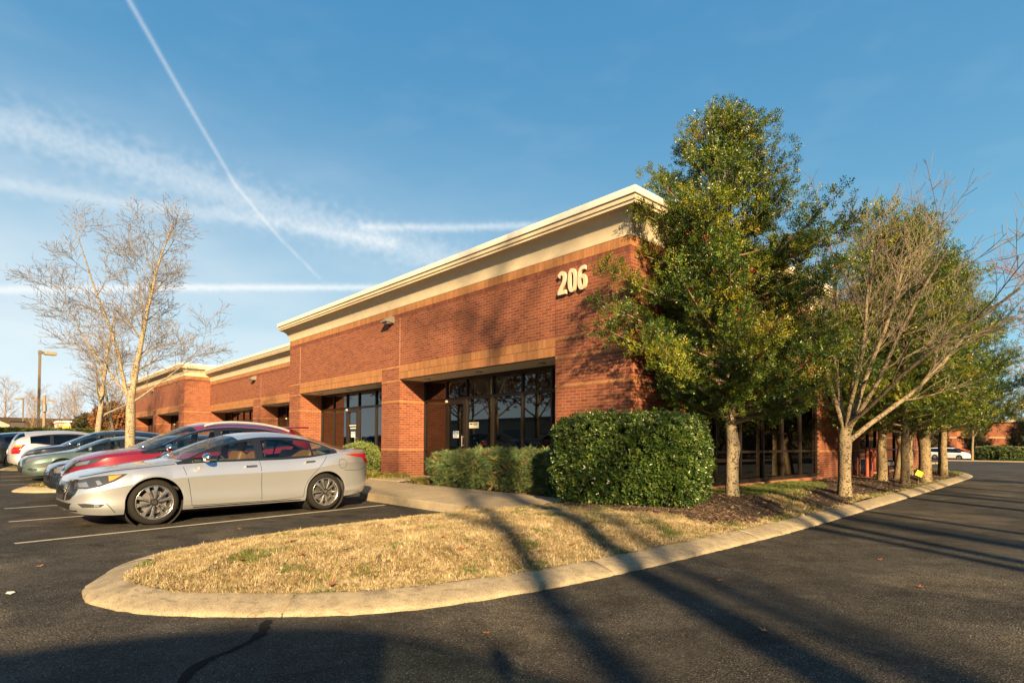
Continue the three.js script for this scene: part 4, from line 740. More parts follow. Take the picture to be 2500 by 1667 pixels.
const lamps = () => [['headlight', [[1.73, 0.775], [1.95, 0.76], [2.13, 0.735], [2.29, 0.685], [2.31, 0.575], [2.2, 0.575], [2.05, 0.605], [1.9, 0.67]], 'lampDark', 0.006], ['headlight_reflector', [[2.06, 0.69], [2.10, 0.68], [2.08, 0.62], [2.03, 0.64]], 'lampGlass', 0.009], ['headlight_reflector', [[2.19, 0.67], [2.27, 0.65], [2.265, 0.595], [2.17, 0.60]], 'lampGlass', 0.009], ['turn_signal', [[1.80, 0.757], [1.95, 0.745], [1.955, 0.675], [1.90, 0.695]], 'amber', 0.009]];
const sedanSeams = [[[1.0, 0.86], [0.93, 0.6], [0.9, 0.4], [0.88, 0.26]], [[-0.2, 0.92], [-0.2, 0.6], [-0.21, 0.27]], [[-1.42, 0.99], [-1.3, 0.85], [-1.08, 0.62], [-0.98, 0.45], [-0.95, 0.28]], [[0.88, 0.255], [0.3, 0.25], [-0.5, 0.25], [-0.95, 0.275]], [[-1.75, 0.73], [-2.1, 0.72], [-2.3, 0.78]]];
const silverCfg = { name: 'silver_sedan', spec: sedan, paint: silver, wheel: alloy10, seat: carMats.seatTan, handles: [[-0.03, 0.845, 0.19], [-1.08, 0.90, 0.19]], fuel: [-1.72, 0.85, 0.085], fuelSide: -1, mirror: [0.70, 1.0, 1.0], seams: [...sedanSeams, [[2.24, 0.735], [1.9, 0.815], [1.5, 0.86], [1.1, 0.9]]],
  patches: [...lamps(), ['fog_slot', [[2.0, 0.355], [2.22, 0.37], [2.29, 0.365], [2.24, 0.315], [2.05, 0.315]], 'lampDark', 0.005], ['fog_lamp', [[2.06, 0.345], [2.12, 0.352], [2.12, 0.325], [2.07, 0.325]], 'lampGlass', 0.008], ['bumper_crease', [[1.99, 0.36], [1.985, 0.37], [1.87, 0.22], [1.88, 0.22]], 'under', 0.003],
    ['tail_light', [[-1.80, 1.02], [-2.1, 1.03], [-2.40, 1.03], [-2.47, 0.95], [-2.46, 0.85], [-2.27, 0.84], [-2.21, 0.955], [-2.0, 0.985]], 'red', 0.007], ['tail_light_lens', [[-2.27, 0.94], [-2.42, 0.945], [-2.42, 0.87], [-2.31, 0.86]], 'redDark', 0.010],
    ['sill_strip', [[0.86, 0.222], [-0.9, 0.222], [-0.92, 0.238], [0.86, 0.238]], 'chrome', 0.006],
    ['grille', [[-0.42, 0.66], [0.42, 0.66], [0.34, 0.52], [0.26, 0.40], [-0.26, 0.40], [-0.34, 0.52]], 'trim', 0.006, 'front'], ['grille_bar', [[-0.46, 0.68], [-0.36, 0.68], [-0.15, 0.48], [0.15, 0.48], [0.36, 0.68], [0.46, 0.68], [0.26, 0.40], [-0.26, 0.40]], 'chrome', 0.012, 'front'], ['lower_intake', [[-0.55, 0.37], [0.55, 0.37], [0.45, 0.28], [-0.45, 0.28]], 'black', 0.006, 'front'], ['chin_strip', [[-0.62, 0.275], [0.62, 0.275], [0.6, 0.25], [-0.6, 0.25]], 'chrome', 0.008, 'front'], ['corner_intake', [[0.46, 0.70], [0.66, 0.70], [0.62, 0.5], [0.52, 0.42], [0.36, 0.40]], 'trim', 0.005, 'front'], ['corner_intake', [[-0.46, 0.70], [-0.66, 0.70], [-0.62, 0.5], [-0.52, 0.42], [-0.36, 0.40]], 'trim', 0.005, 'front']] };
const placeCar = (c, x, z, turn) => { c.position.set(x, 0, z); c.rotation.y = turn; return c; };
// cars backed in face the lot (+z): local +x turned to +z
const OUT = -Math.PI / 2, IN = Math.PI / 2;
placeCar(makeCar(silverCfg, 'silver sedan with black headlamps and ten spoke alloy wheels beside the dry grass island', null), -4.46, 5.79, OUT + 0.07);
const CARS = 'cars parked along the building';
const redCfg = { name: 'red_crossover', spec: suv, paint: paintMat([0.19, 0.008, 0.018], 0.3, 0.3), wheel: alloy5, category: 'car', handles: [[0.0, 0.97, 0.19], [-1.0, 1.0, 0.19]], mirror: [0.78, 1.13, 1.0], seams: [[[0.95, 0.98], [0.9, 0.6], [0.86, 0.3]], [[-0.17, 1.03], [-0.17, 0.6], [-0.18, 0.3]]],
  patches: [['headlight', [[1.75, 0.945], [1.98, 0.915], [2.2, 0.85], [2.21, 0.77], [2.0, 0.82]], 'lampDark', 0.006], ['headlight_reflector', [[1.96, 0.90], [2.14, 0.85], [2.14, 0.80], [2.0, 0.84]], 'lampGlass', 0.009], ['tail_light', [[-1.75, 1.08], [-2.2, 1.06], [-2.28, 0.92], [-2.05, 0.92]], 'red', 0.007], ['grille', [[-0.5, 0.9], [0.5, 0.9], [0.36, 0.68], [-0.36, 0.68]], 'trim', 0.006, 'front'], ['grille_bar', [[-0.46, 0.9], [-0.36, 0.9], [-0.16, 0.7], [0.16, 0.7], [0.36, 0.9], [0.46, 0.9], [0.24, 0.66], [-0.24, 0.66]], 'chrome', 0.012, 'front'], ['lower_intake', [[-0.6, 0.6], [0.6, 0.6], [0.5, 0.42], [-0.5, 0.42]], 'black', 0.006, 'front']],
  extra: [({ car, S, f }) => { // silver roof rails and tail spoiler
    for (const s of [1, -1]) { const pts = []; for (let i = 0; i <= 10; i++) { const x = lerp(0.05, -1.72, i / 10); pts.push(V(x, f.wtop(x) + 0.075 + 0.045 * Math.sin(Math.PI * clamp(i / 10 * 1.02)) ** 0.4, s * (0.60))); } const g = new THREE.TubeGeometry(new THREE.CatmullRomCurve3(pts), 30, 0.026, 8); mesh('roof_rail', g, std([0.7, 0.67, 0.6], 0.3, { metalness: 0.6 }), car); }
    mesh('spoiler', (() => { const g = rbox(-2.22, -1.86, -0.02, 0.02, -0.56, 0.56, 0.018, 2); g.rotateZ(0.0); g.translate(0, 1.585, 0); return g; })(), redCfg.paint, car);
    mesh('window_chrome', [1, -1].map((s) => new THREE.TubeGeometry(new THREE.CatmullRomCurve3(Array.from({ length: 16 }, (_, i) => { const x = lerp(0.85, -1.7, i / 15); return V(x, f.wtop(x) + 0.004, s * (curve1(S.wtopZ)(x) + 0.012)); })), 40, 0.011, 6)), carMats.chrome, car);
  }] };
placeCar(makeCar(redCfg, 'dark red crossover with silver roof rails parked behind the silver sedan', CARS), -7.05, 5.65, OUT + 0.05);
const navyCfg = { ...silverCfg, name: 'navy_sedan', paint: paintMat([0.012, 0.022, 0.036], 0.3, 0.25), seat: carMats.seatDark, wheel: alloy5, patches: silverCfg.patches.filter((p) => !/grille_bar|fog_lamp/.test(p[0])).map((p) => (p[0] === 'headlight' ? [p[0], p[1], 'lampGlass', p[3]] : p)) };
navyCfg.patches = [...navyCfg.patches, ...[0.62, 0.57, 0.52].map((y) => ['grille_bar', [[-0.4, y], [0.4, y], [0.4, y + 0.02], [-0.4, y + 0.02]], 'chrome', 0.012, 'front'])];
placeCar(makeCar(navyCfg, 'dark navy sedan with slatted grille between the red crossover and the tree', CARS), -9.75, 5.6, OUT + 0.05);
const tealCfg = { ...silverCfg, name: 'teal_sedan', paint: paintMat([0.13, 0.19, 0.185], 0.6, 0.32), seat: carMats.seatDark, wheel: { n: 12, pair: 0.12, wi: 0.03, wm: 0.034, wo: 0.05, side: 0.12 }, mirrorMat: paintMat([0.13, 0.19, 0.185], 0.6, 0.32),
  patches: [['headlight', [[1.78, 0.775], [2.0, 0.765], [2.24, 0.70], [2.28, 0.60], [2.1, 0.64]], 'lampGlass', 0.006], ['tail_light', silverCfg.patches.find((p) => p[0] === 'tail_light')[1], 'red', 0.007], ['fog_lamp', [[2.02, 0.40], [2.2, 0.43], [2.26, 0.37], [2.14, 0.32], [2.03, 0.34]], 'lampDark', 0.006], ['side_marker', [[1.80, 0.42], [1.95, 0.42], [1.95, 0.395], [1.80, 0.395]], 'amber', 0.006], ['lower_intake', [[-0.55, 0.45], [0.55, 0.45], [0.48, 0.28], [-0.48, 0.28]], 'black', 0.006, 'front'],
    ...[0.66, 0.6, 0.54].map((y) => ['grille_bar', [[-0.6, y], [0.6, y], [0.6, y + 0.035], [-0.6, y + 0.035]], 'chrome', 0.008, 'front'])] };
placeCar(makeCar(tealCfg, 'grey green sedan with three bar chrome grille behind the small kerbed island', CARS), -17.35, 5.75, OUT + 0.05);
const blackCfg = { ...redCfg, name: 'black_crossover', paint: paintMat([0.012, 0.013, 0.016], 0.2, 0.22), extra: [], mirror: [0.78, 1.13, 1.0], patches: redCfg.patches.filter((p) => p[0] !== 'grille_bar') };
placeCar(makeCar(blackCfg, 'black crossover facing the lot next to the grey green sedan', CARS), -19.95, 5.7, OUT + 0.04);
const silverSuvCfg = { ...redCfg, name: 'silver_crossover', paint: phys([0.58, 0.58, 0.58], 0.38, { metalness: 0.65, clearcoat: 0.6, clearcoatRoughness: 0.16 }), tint: true, extra: [], mirror: null, patches: [['tail_light', [[-1.86, 1.12], [-2.16, 1.1], [-2.27, 0.92], [-2.26, 0.76], [-2.04, 0.76], [-1.98, 0.95]], 'red', 0.008], ['tail_light_lens', [[-1.95, 1.1], [-2.14, 1.09], [-2.2, 1.02], [-1.98, 1.02]], 'amber', 0.011], ['number_plate', [[-0.26, 0.92], [0.26, 0.92], [0.26, 0.78], [-0.26, 0.78]], 'plate', 0.01, 'rear']] };
placeCar(makeCar(silverSuvCfg, 'silver crossover parked nose in with amber and red tail lights', CARS), -23.2, 5.9, IN + 0.03);
const blackTailCfg = { ...silverSuvCfg, name: 'black_estate', paint: paintMat([0.012, 0.014, 0.02], 0.2, 0.22) };
placeCar(makeCar(blackTailCfg, 'black crossover parked nose in beyond the silver crossover', CARS), -28.4, 6.5, IN + 0.03);
// ---------- plants ----------
function tri(pos, nor, col) { const g = new THREE.BufferGeometry(); g.setAttribute('position', new THREE.Float32BufferAttribute(pos, 3)); if (nor) g.setAttribute('normal', new THREE.Float32BufferAttribute(nor, 3)); else g.computeVertexNormals(); if (col) g.setAttribute('color', new THREE.Float32BufferAttribute(col, 3)); return g; }
class Limbs { // tapered tubes gathered into one geometry
  constructor() { this.pos = []; this.nor = []; this.uv = []; this.idx = []; }
  tube(pts, radii, sides) {
    const base = this.pos.length / 3, n = pts.length, t = V(0, 0, 0), a = V(0, 0, 0), b = V(0, 0, 0); let ref = V(0.3, 0.1, 1).normalize(), len = 0;
    for (let i = 0; i < n; i++) {
      t.subVectors(pts[Math.min(n - 1, i + 1)], pts[Math.max(0, i - 1)]).normalize();
      a.crossVectors(t, ref); if (a.lengthSq() < 1e-4) a.crossVectors(t, V(1, 0, 0)); a.normalize(); b.crossVectors(a, t).normalize(); ref = b.clone();
      if (i) len += pts[i].distanceTo(pts[i - 1]);
      for (let k = 0; k <= sides; k++) { const w = k / sides * Math.PI * 2, c = Math.cos(w), s = Math.sin(w), nx = a.x * c + b.x * s, ny = a.y * c + b.y * s, nz = a.z * c + b.z * s; this.pos.push(pts[i].x + nx * radii[i], pts[i].y + ny * radii[i], pts[i].z + nz * radii[i]); this.nor.push(nx, ny, nz); this.uv.push(k / sides * Math.max(1, Math.round(radii[0] * 6.28 / 0.5)) * 0.5, len); }
    }
    const m = sides + 1; for (let i = 0; i < n - 1; i++) for (let k = 0; k < sides; k++) { const q = base + i * m + k; this.idx.push(q, q + m, q + 1, q + 1, q + m, q + m + 1); }
  }
  geo() { const g = new THREE.BufferGeometry(); g.setAttribute('position', new THREE.Float32BufferAttribute(this.pos, 3)); g.setAttribute('normal', new THREE.Float32BufferAttribute(this.nor, 3)); g.setAttribute('uv', new THREE.Float32BufferAttribute(this.uv, 2)); g.setIndex(this.idx); return g; }
}
function grow(o, p, dir, len, r0, level, L, R, tips) {
  const lv = o.levels[level], n = lv.seg, pts = [p.clone()], rad = [r0], d = dir.clone(), q = p.clone(), step = len / n, end = Math.max(o.rMin, r0 * lv.taper);
  for (let i = 1; i <= n; i++) {
    d.x += lv.wander * (R() - 0.5); d.y += lv.wander * (R() - 0.5) + lv.up / n; d.z += lv.wander * (R() - 0.5); d.normalize();
    q.addScaledVector(d, step); pts.push(q.clone()); rad.push(lerp(r0, end, i / n));
  }
  (level < o.split ? L.big : L.small).tube(pts, rad, lv.sides);
  if (level === o.levels.length - 1) { tips?.push([q.clone(), d.clone()]); return; }
  const nx = o.levels[level + 1], count = Math.round(lv.kids * (0.75 + 0.5 * R()));
  let turn = R() * 6.28;
  for (let c = 0; c < count; c++) {
    const u = lerp(lv.from, 1, Math.pow((c + 0.6 * R()) / count, 0.9)), f = u * n, i = Math.min(n - 1, Math.floor(f)), at = pts[i].clone().lerp(pts[i + 1], f - i), td = V(0, 0, 0).subVectors(pts[i + 1], pts[i]).normalize();
    turn += 2.4 + 0.7 * (R() - 0.5);
    const side = V(Math.cos(turn), 0, Math.sin(turn)); side.addScaledVector(td, -side.dot(td)).normalize();
    const ang = nx.angle * (0.75 + 0.5 * R()), cd = td.clone().multiplyScalar(Math.cos(ang)).addScaledVector(side, Math.sin(ang)).normalize();
    const rr = Math.max(o.rMin, lerp(rad[i], rad[i + 1], f - i) * nx.ratio * (0.8 + 0.3 * R()));
    grow(o, at, cd, nx.len * (0.6 + 0.7 * R()) * (1 - 0.45 * (lv.coneShape ?? 0.5) * u), rr, level + 1, L, R, tips);
  }
}
T.bark = texture(512, (u, v, n) => { const f = n(u, v, 26), ring = n(u * 0.16, v, 46), b = n(u, v, 70), blotch = smooth(0.28, 0.62, n(u * 0.7 + 0.3, v, 11) + 0.35 * f); const g = 0.82 + 0.07 * f + 0.10 * ring + 0.07 * b - 0.38 * blotch; return [g, g * 0.96, g * (0.88 - 0.08 * blotch)]; }, { metres: 0.7, seed: 61 });
M.barkPale = std([0.48, 0.43, 0.345], 0.9, { map: T.bark, bumpMap: T.bark, bumpScale: 0.012 });
M.barkGrey = std([0.36, 0.30, 0.205], 0.92, { map: T.bark, bumpMap: T.bark, bumpScale: 0.015 });
M.barkTan = std([0.38, 0.33, 0.25], 0.9, { map: T.bark, bumpMap: T.bark, bumpScale: 0.015 }); M.twigTan = std([0.185, 0.148, 0.105], 0.9);
M.barkDark = std([0.12, 0.095, 0.07], 0.95, { map: T.bark, bumpMap: T.bark, bumpScale: 0.015 });
M.twigPale = std([0.165, 0.135, 0.105], 0.9); M.twigGrey = std([0.24, 0.17, 0.10], 0.9); M.twigDark = std([0.09, 0.07, 0.055], 0.95); M.twigRed = std([0.22, 0.11, 0.075], 0.95);
function bareTree(name, label, category, pos, o, mats, group) {
  const R = rng(o.seed), L = { big: new Limbs(), small: new Limbs() }, t = thing(name, label, category, pos, o.turn ?? 0, group), tips = [];
  for (const [dx, dz, d, len, r, y0] of o.stems) grow(o, V(dx, y0 ?? 0, dz), V(...d).normalize(), len, r, 0, L, R, tips);
  if (o.flare) for (const [dx, dz, , , r] of o.stems.slice(0, 1)) L.big.tube([V(dx, -0.15, dz), V(dx, 0.02, dz), V(dx, 0.12, dz), V(dx, 0.35, dz)], [r * 1.6, r * 1.35, r * 1.12, r * 0.98], 14);
  if (o.trunk) L.big.tube(o.trunk.map(([x, y, z]) => V(x, y, z)), o.trunk.map((k) => k[3]), 16);
  mesh('trunk', L.big.geo(), mats[0], t); const tw = mesh('branches', L.small.geo(), mats[1], t); tw.userData.kind = 'stuff';
  return { t, tips };
}
// --- leaves and sprigs
function leafTris(out, p, dir, up, l, w, fold = 0.25, c = [1, 1, 1]) {
  const s = V(0, 0, 0).crossVectors(dir, up).normalize(), n = V(0, 0, 0).crossVectors(s, dir).normalize();
  const m = p.clone().addScaledVector(dir, l * 0.5), e = p.clone().addScaledVector(dir, l).addScaledVector(n, -l * 0.12), a = m.clone().addScaledVector(s, w / 2).addScaledVector(n, w * fold), b = m.clone().addScaledVector(s, -w / 2).addScaledVector(n, w * fold);
  for (const [A, B, C] of [[p, a, e], [p, e, b]]) { const q = V(0, 0, 0).crossVectors(V(0, 0, 0).subVectors(B, A), V(0, 0, 0).subVectors(C, A)).normalize(); for (const k of [A, B, C]) { out.pos.push(k.x, k.y, k.z); out.nor.push(q.x, q.y, q.z); out.col.push(...c); } }
}
function sprigGeo(seed, n, l, w, spread = 0.11, shade = 0.35) {
  const R = rng(seed), o = { pos: [], nor: [], col: [] };
  for (let i = 0; i < n; i++) { const a = i * 2.4 + R(), y = spread * (0.1 + 0.9 * i / n), d = V(Math.cos(a), 0.35 + 0.8 * R() + 0.6 * i / n, Math.sin(a)).normalize(), k = 1 - shade * R(); leafTris(o, V(0.012 * Math.cos(a), y, 0.012 * Math.sin(a)), d, V(R() - 0.5, 1, R() - 0.5).normalize(), l * (0.75 + 0.5 * R()), w * (0.8 + 0.4 * R()), 0.2, [k, k * (0.95 + 0.1 * R()), k * (0.8 + 0.3 * R())]); }
  return tri(o.pos, o.nor, o.col);
}
function scatter(name, parent, geo, mat, items, stuff = true) { // items: [Vector3 position, Vector3 axis (sprig's up), scale, [r,g,b]]
  const im = new THREE.InstancedMesh(geo, mat, items.length), m = new THREE.Matrix4(), q = new THREE.Quaternion(), q2 = new THREE.Quaternion(), up = V(0, 1, 0), c = new THREE.Color(), R = rng(items.length + 7);
  items.forEach(([p, ax, s, col], i) => { q.setFromUnitVectors(up, ax); q2.setFromAxisAngle(up, R() * 6.283); q.multiply(q2); m.compose(p, q, Array.isArray(s) ? V(...s) : V(s, s, s)); im.setMatrixAt(i, m); if (col) im.setColorAt(i, c.setRGB(...col)); });
  im.instanceMatrix.needsUpdate = true; im.name = parent === scene ? numbered(name) : name; im.castShadow = im.receiveShadow = true; if (stuff) im.userData.kind = 'stuff'; parent.add(im); return im;
}
M.stem = std([0.07, 0.055, 0.035], 1);
M.leafGloss = phys([1, 1, 1], 0.36, { vertexColors: true, side: THREE.DoubleSide, specularIntensity: 0.8 });
M.leafMatt = std([1, 1, 1], 0.75, { vertexColors: true, side: THREE.DoubleSide });
const hollySprigs = [sprigGeo(5, 12, 0.041, 0.022, 0.12), sprigGeo(6, 12, 0.041, 0.022, 0.12)];
const rnd3 = (R) => { for (;;) { const v = V(R() * 2 - 1, R() * 2 - 1, R() * 2 - 1); if (v.lengthSq() <= 1 && v.lengthSq() > 0.01) return v; } };
// an evergreen with a trunk, limbs and clumps of leaves that follow a radius profile [[height, radius] ...]
function leafyTree(name, label, pos, o, group) {
  const R = rng(o.seed), t = thing(name, label, 'tree', pos, 0, group), L = new Limbs(), tw = new Limbs(), prof = curve1(o.profile), H = o.height, items = [], items2 = [], berries = [];
  L.tube(o.trunk.map(([x, y, z]) => V(x, y, z)), o.trunk.map((k) => k[3]), 16);
  for (const extra of o.extraTrunks ?? []) L.tube(extra.map(([x, y, z]) => V(x, y, z)), extra.map((k) => k[3]), 12);
  const axis = new THREE.CatmullRomCurve3([...o.trunk.map(([x, y, z]) => V(x, y, z)), V(o.lean?.[0] ?? 0, H * 0.98, o.lean?.[1] ?? 0)]);
  const axisAt = (h) => { let lo = 0, hi = 1; for (let i = 0; i < 18; i++) { const m = (lo + hi) / 2; axis.getPoint(m).y < h ? lo = m : hi = m; } return axis.getPoint(lo); };
  { const pts = []; for (let i = 0; i <= 12; i++) pts.push(axisAt(lerp(o.trunk.at(-1)[1], H * 0.95, i / 12))); tw.tube(pts, pts.map((_, i) => lerp(o.trunk.at(-1)[3], 0.008, i / 12)), 7); }
  for (let i = 0; i < o.limbs; i++) {
    const h = lerp(o.from, H * 0.985, Math.pow((i + R()) / o.limbs, o.bias ?? 1.15)), az = i * 2.39996 + 0.6 * (R() - 0.5), bump = 0.80 + (o.ragged ?? 0.34) * n3(Math.cos(az) * 1.3 + o.seed, h * 0.9, Math.sin(az) * 1.3) + 0.2 * (R() - 0.3);
    const r = prof(h) * bump * (o.sides ? o.sides(az, h) : 1), rise = o.rise ?? 0.25, start = axisAt(Math.max(o.from * 0.7, h - r * rise - 0.15)), end = V(start.x + Math.cos(az) * r, h + (R() - 0.5) * 0.2, start.z + Math.sin(az) * r), mid = start.clone().lerp(end, 0.5).add(V(0, -0.06 * r, 0));
    const c = new THREE.CatmullRomCurve3([start, mid, end]), m = Math.max(2, Math.round(r / 0.3));
    tw.tube(c.getPoints(6), [0, 1, 2, 3, 4, 5, 6].map((k) => lerp(0.012 + 0.012 * r, 0.004, k / 6)), 5);
    for (let k = 0; k < m; k++) {
      const u = lerp(o.inner ?? 0.35, 1.0, (k + R()) / m), p = c.getPoint(u), cr = (o.clump ?? 0.24) * (0.7 + 0.6 * R()), num = Math.round(o.perClump * (0.7 + 0.6 * R()));
      for (let s = 0; s < num; s++) {
        const v = rnd3(R), q = p.clone().add(V(v.x * cr, v.y * cr * 0.75, v.z * cr)), ax = V(v.x + 0.3 * Math.cos(az), v.y + 0.75, v.z + 0.3 * Math.sin(az)).normalize();
        // leaves of one twig share a tone; tones change from twig to twig
        const tone = clamp(0.45 + 0.5 * n3(p.x * 1.5 + 50, p.y * 1.5, p.z * 1.5) + 0.45 * (R() - 0.5)), y = o.colors[Math.min(o.colors.length - 1, Math.floor(tone * o.colors.length))], g = 0.85 + 0.3 * R();
        (R() < 0.5 ? items : items2).push([q, ax, (o.sprig ?? 1) * (0.75 + 0.5 * R()), [y[0] * g, y[1] * g, y[2] * g]]);
      }
      if (o.berries && R() < o.berries) for (let s = 0; s < 9; s++) { const v = rnd3(R).multiplyScalar(0.09); berries.push([p.clone().add(v).add(V(0, 0.05, 0)), V(0, 1, 0), 1, null]); }
    }
  }
  mesh('trunk', L.geo(), o.bark ?? M.barkGrey, t); mesh('branches', tw.geo(), o.twig ?? M.twigGrey, t).userData.kind = 'stuff';
  scatter('crown', t, o.geos?.[0] ?? hollySprigs[0], o.leafMat ?? M.leafGloss, items); scatter('crown', t, o.geos?.[1] ?? hollySprigs[1], o.leafMat ?? M.leafGloss, items2);
  if (berries.length) scatter('berries', t, new THREE.IcosahedronGeometry(0.011, 0), std([0.45, 0.03, 0.015], 0.4), berries);
  return t;
}
const HOLLY = [[0.036, 0.070, 0.010], [0.058, 0.105, 0.011], [0.088, 0.14, 0.012], [0.13, 0.175, 0.013], [0.19, 0.21, 0.015], [0.27, 0.245, 0.018]];
leafyTree('holly_tree', 'tall conical holly tree by the corner with glossy yellow green leaves', [1.37, 0.22, -1.29], { seed: 41, height: 7.45, from: 1.85, limbs: 185, perClump: 27, clump: 0.23, inner: 0.38, ragged: 0.58, profile: [[1.7, 1.2], [2.0, 1.85], [2.8, 2.2], [3.6, 2.05], [4.5, 1.9], [5.3, 1.8], [5.9, 1.25], [6.4, 0.95], [6.9, 0.75], [7.3, 0.35], [7.5, 0.08]], colors: HOLLY, berries: 0.16, lean: [-0.1, 0.1], bark: M.barkPale,
  trunk: [[0, -0.15, 0, 0.15], [0, 0.02, 0, 0.135], [-0.01, 0.25, 0, 0.118], [0.0, 0.7, 0.01, 0.112], [0.02, 0.95, 0.0, 0.128], [-0.01, 1.25, 0.0, 0.104], [-0.04, 1.75, 0.02, 0.09], [-0.06, 2.6, 0.03, 0.07]] }, null);
// row of hollies behind the bare tree
const rowHolly = [[1.43, -10.4, 0.13, 8.3, 51], [1.51, -11.7, 0.11, 8.0, 52], [2.0, -10.4, 0.11, 7.6, 53], [2.02, -12.6, 0.17, 8.6, 54], [1.6, -17.2, 0.13, 8.2, 55], [1.75, -16.6, 0.12, 7.9, 56], [1.15, -14.6, 0.12, 7.4, 57]];
const rowLabels = ['ringed pale trunk', 'curved slender trunk forking low', 'slim straight trunk with a leafy shoot', 'thickest trunk with a swollen fork', 'dark twin trunk at the end of the bed', 'pale twin trunk at the end of the bed', 'hidden trunk close to the wall'];
rowHolly.forEach(([x, z, r, H, seed], i) => leafyTree('holly_tree', `broad holly in the row, ${rowLabels[i]}`, [x, 0.18, z], { seed, height: H, from: i === 4 || i === 5 ? 2.2 : 1.9, limbs: 82, perClump: 16, clump: 0.34, inner: 0.4, sprig: 1.25, profile: i >= 4 && i < 6 ? [[1.7, 1.6], [2.3, 2.6], [3.5, 2.9], [5, 2.3], [6.2, 1.6], [7.2, 0.95], [8.6, 0.1]] : [[1.7, 1.3], [2.3, 1.9], [3.5, 1.9], [5, 1.75], [6.2, 1.5], [7.2, 0.95], [8.6, 0.1]], colors: HOLLY, berries: 0.03,
  trunk: [[0, -0.15, 0, r * 1.25], [0, 0.1, 0, r * 1.1], [i === 1 ? 0.05 : 0.01, 0.5, 0, r], [i === 1 ? 0.12 : 0, 1.0, 0.02, r * 0.92], [i === 3 ? -0.02 : 0.02, 1.35, 0, r * (i === 3 ? 1.12 : 0.85)], [0.02, 2.0, 0.03, r * 0.66]], extraTrunks: i === 3 ? [[[0, 1.25, 0, r * 0.7], [0.12, 1.6, -0.2, r * 0.5], [0.25, 2.1, -0.45, r * 0.4]]] : i === 1 || i === 2 ? [[[0.04, 0.55, 0, r * 0.35], [0.1, 0.95, -0.22, r * 0.25], [0.12, 1.5, -0.35, r * 0.16]]] : [] }, 'row of hollies along the drive'));
// bare spreading tree with many stems
{
  const o = { seed: 88, rMin: 0.0042, split: 2, flare: false, levels: [
    { seg: 7, taper: 0.42, wander: 0.22, up: 0.16, sides: 9, kids: 6, from: 0.3, coneShape: 0.5 }, { seg: 6, taper: 0.36, wander: 0.22, up: 0.18, sides: 6, kids: 6, from: 0.15, angle: 0.52, ratio: 0.52, len: 1.75 }, { seg: 5, taper: 0.4, wander: 0.26, up: 0.2, sides: 4, kids: 5, from: 0.15, angle: 0.55, ratio: 0.5, len: 0.85 }, { seg: 3, taper: 0.6, wander: 0.3, up: 0.15, sides: 3, kids: 0, from: 0.3, angle: 0.6, ratio: 0.55, len: 0.36 }],
    stems: [[0.02, 0.0, [-0.28, 1, 0.3], 3.4, 0.052, 1.25], [0.0, 0.02, [-0.06, 1, 0.1], 3.9, 0.06, 1.2], [0.05, -0.03, [0.22, 1, -0.2], 3.8, 0.056, 1.2], [0.08, -0.05, [0.55, 0.75, -0.5], 3.6, 0.054, 1.1], [0.06, 0.0, [0.55, 0.95, 0.12], 3.8, 0.05, 1.3], [0.03, 0.02, [0.32, 1, 0.38], 3.8, 0.046, 1.3], [-0.02, -0.02, [-0.42, 0.95, -0.25], 2.9, 0.042, 1.25], [0.02, 0.02, [0.80, 0.60, 0.38], 3.9, 0.046, 1.4], [0.02, -0.02, [0.1, 1, -0.5], 3.4, 0.046, 1.3]],
    trunk: [[0, -0.2, 0, 0.16], [0, 0.0, 0, 0.14], [0, 0.3, 0, 0.122], [0.01, 0.75, 0, 0.118], [0.01, 1.05, 0, 0.135], [0.01, 1.25, 0, 0.12], [0.01, 1.45, 0, 0.07]] };
  bareTree('bare_tree', 'leafless multi stemmed tree with grey bark and wide spreading limbs in mulch', 'tree', [2.33, 0.22, -4.3], o, [M.barkTan, M.twigTan]);
}
// young street trees along the stalls
const young = (seed, k = 1, multi = false) => ({ seed, rMin: 0.0042, split: 2, flare: !multi, levels: [
  { seg: 10, taper: 0.12, wander: multi ? 0.2 : 0.1, up: multi ? 0.3 : 0.1, sides: 10, kids: multi ? 7 : 15, from: multi ? 0.12 : 0.27, coneShape: multi ? 0.7 : 1.05 }, { seg: 7, taper: 0.25, wander: 0.2, up: 0.25, sides: 6, kids: multi ? 7 : 8, from: 0.2, angle: 0.78, ratio: 0.5, len: (multi ? 1.05 : 3.0) * k }, { seg: 5, taper: 0.35, wander: 0.3, up: 0.2, sides: 4, kids: multi ? 6 : 6, from: 0.15, angle: 0.7, ratio: 0.5, len: (multi ? 0.8 : 1.0) * k }, { seg: 3, taper: 0.6, wander: 0.4, up: 0.15, sides: 3, kids: multi ? 2 : 3, from: 0.2, angle: 0.75, ratio: 0.55, len: 0.42 * k }, { seg: 2, taper: 0.8, wander: 0.4, up: 0.1, sides: 3, kids: 0, angle: 0.7, ratio: 0.7, len: 0.2 * k }] });
bareTree('street_tree', 'leafless pale barked maple in the kerbed island beside the navy sedan', 'tree', [-13.05, 0.1, 5.88], { ...young(12, 1, true), stems: [[0, 0, [-0.13, 1, 0.24], 5.1, 0.058, 2.2], [0, 0, [0.03, 1, -0.05], 5.4, 0.085, 2.3], [0, 0, [0.12, 1, -0.28], 4.4, 0.042, 2.9], [0, 0, [-0.12, 0.8, 0.42], 3.6, 0.036, 2.3], [0.02, 0, [0.25, 0.6, -0.75], 2.7, 0.03, 2.25], [0, 0, [-0.18, 1, -0.15], 3.8, 0.038, 3.0]], trunk: [[0, -0.15, 0, 0.2], [0, 0.02, 0, 0.16], [0, 0.3, 0, 0.135], [0.01, 1.0, 0, 0.125], [0, 1.9, 0, 0.12], [0, 2.25, 0, 0.11], [0, 2.6, 0, 0.085]] }, [M.barkPale, M.twigPale]);
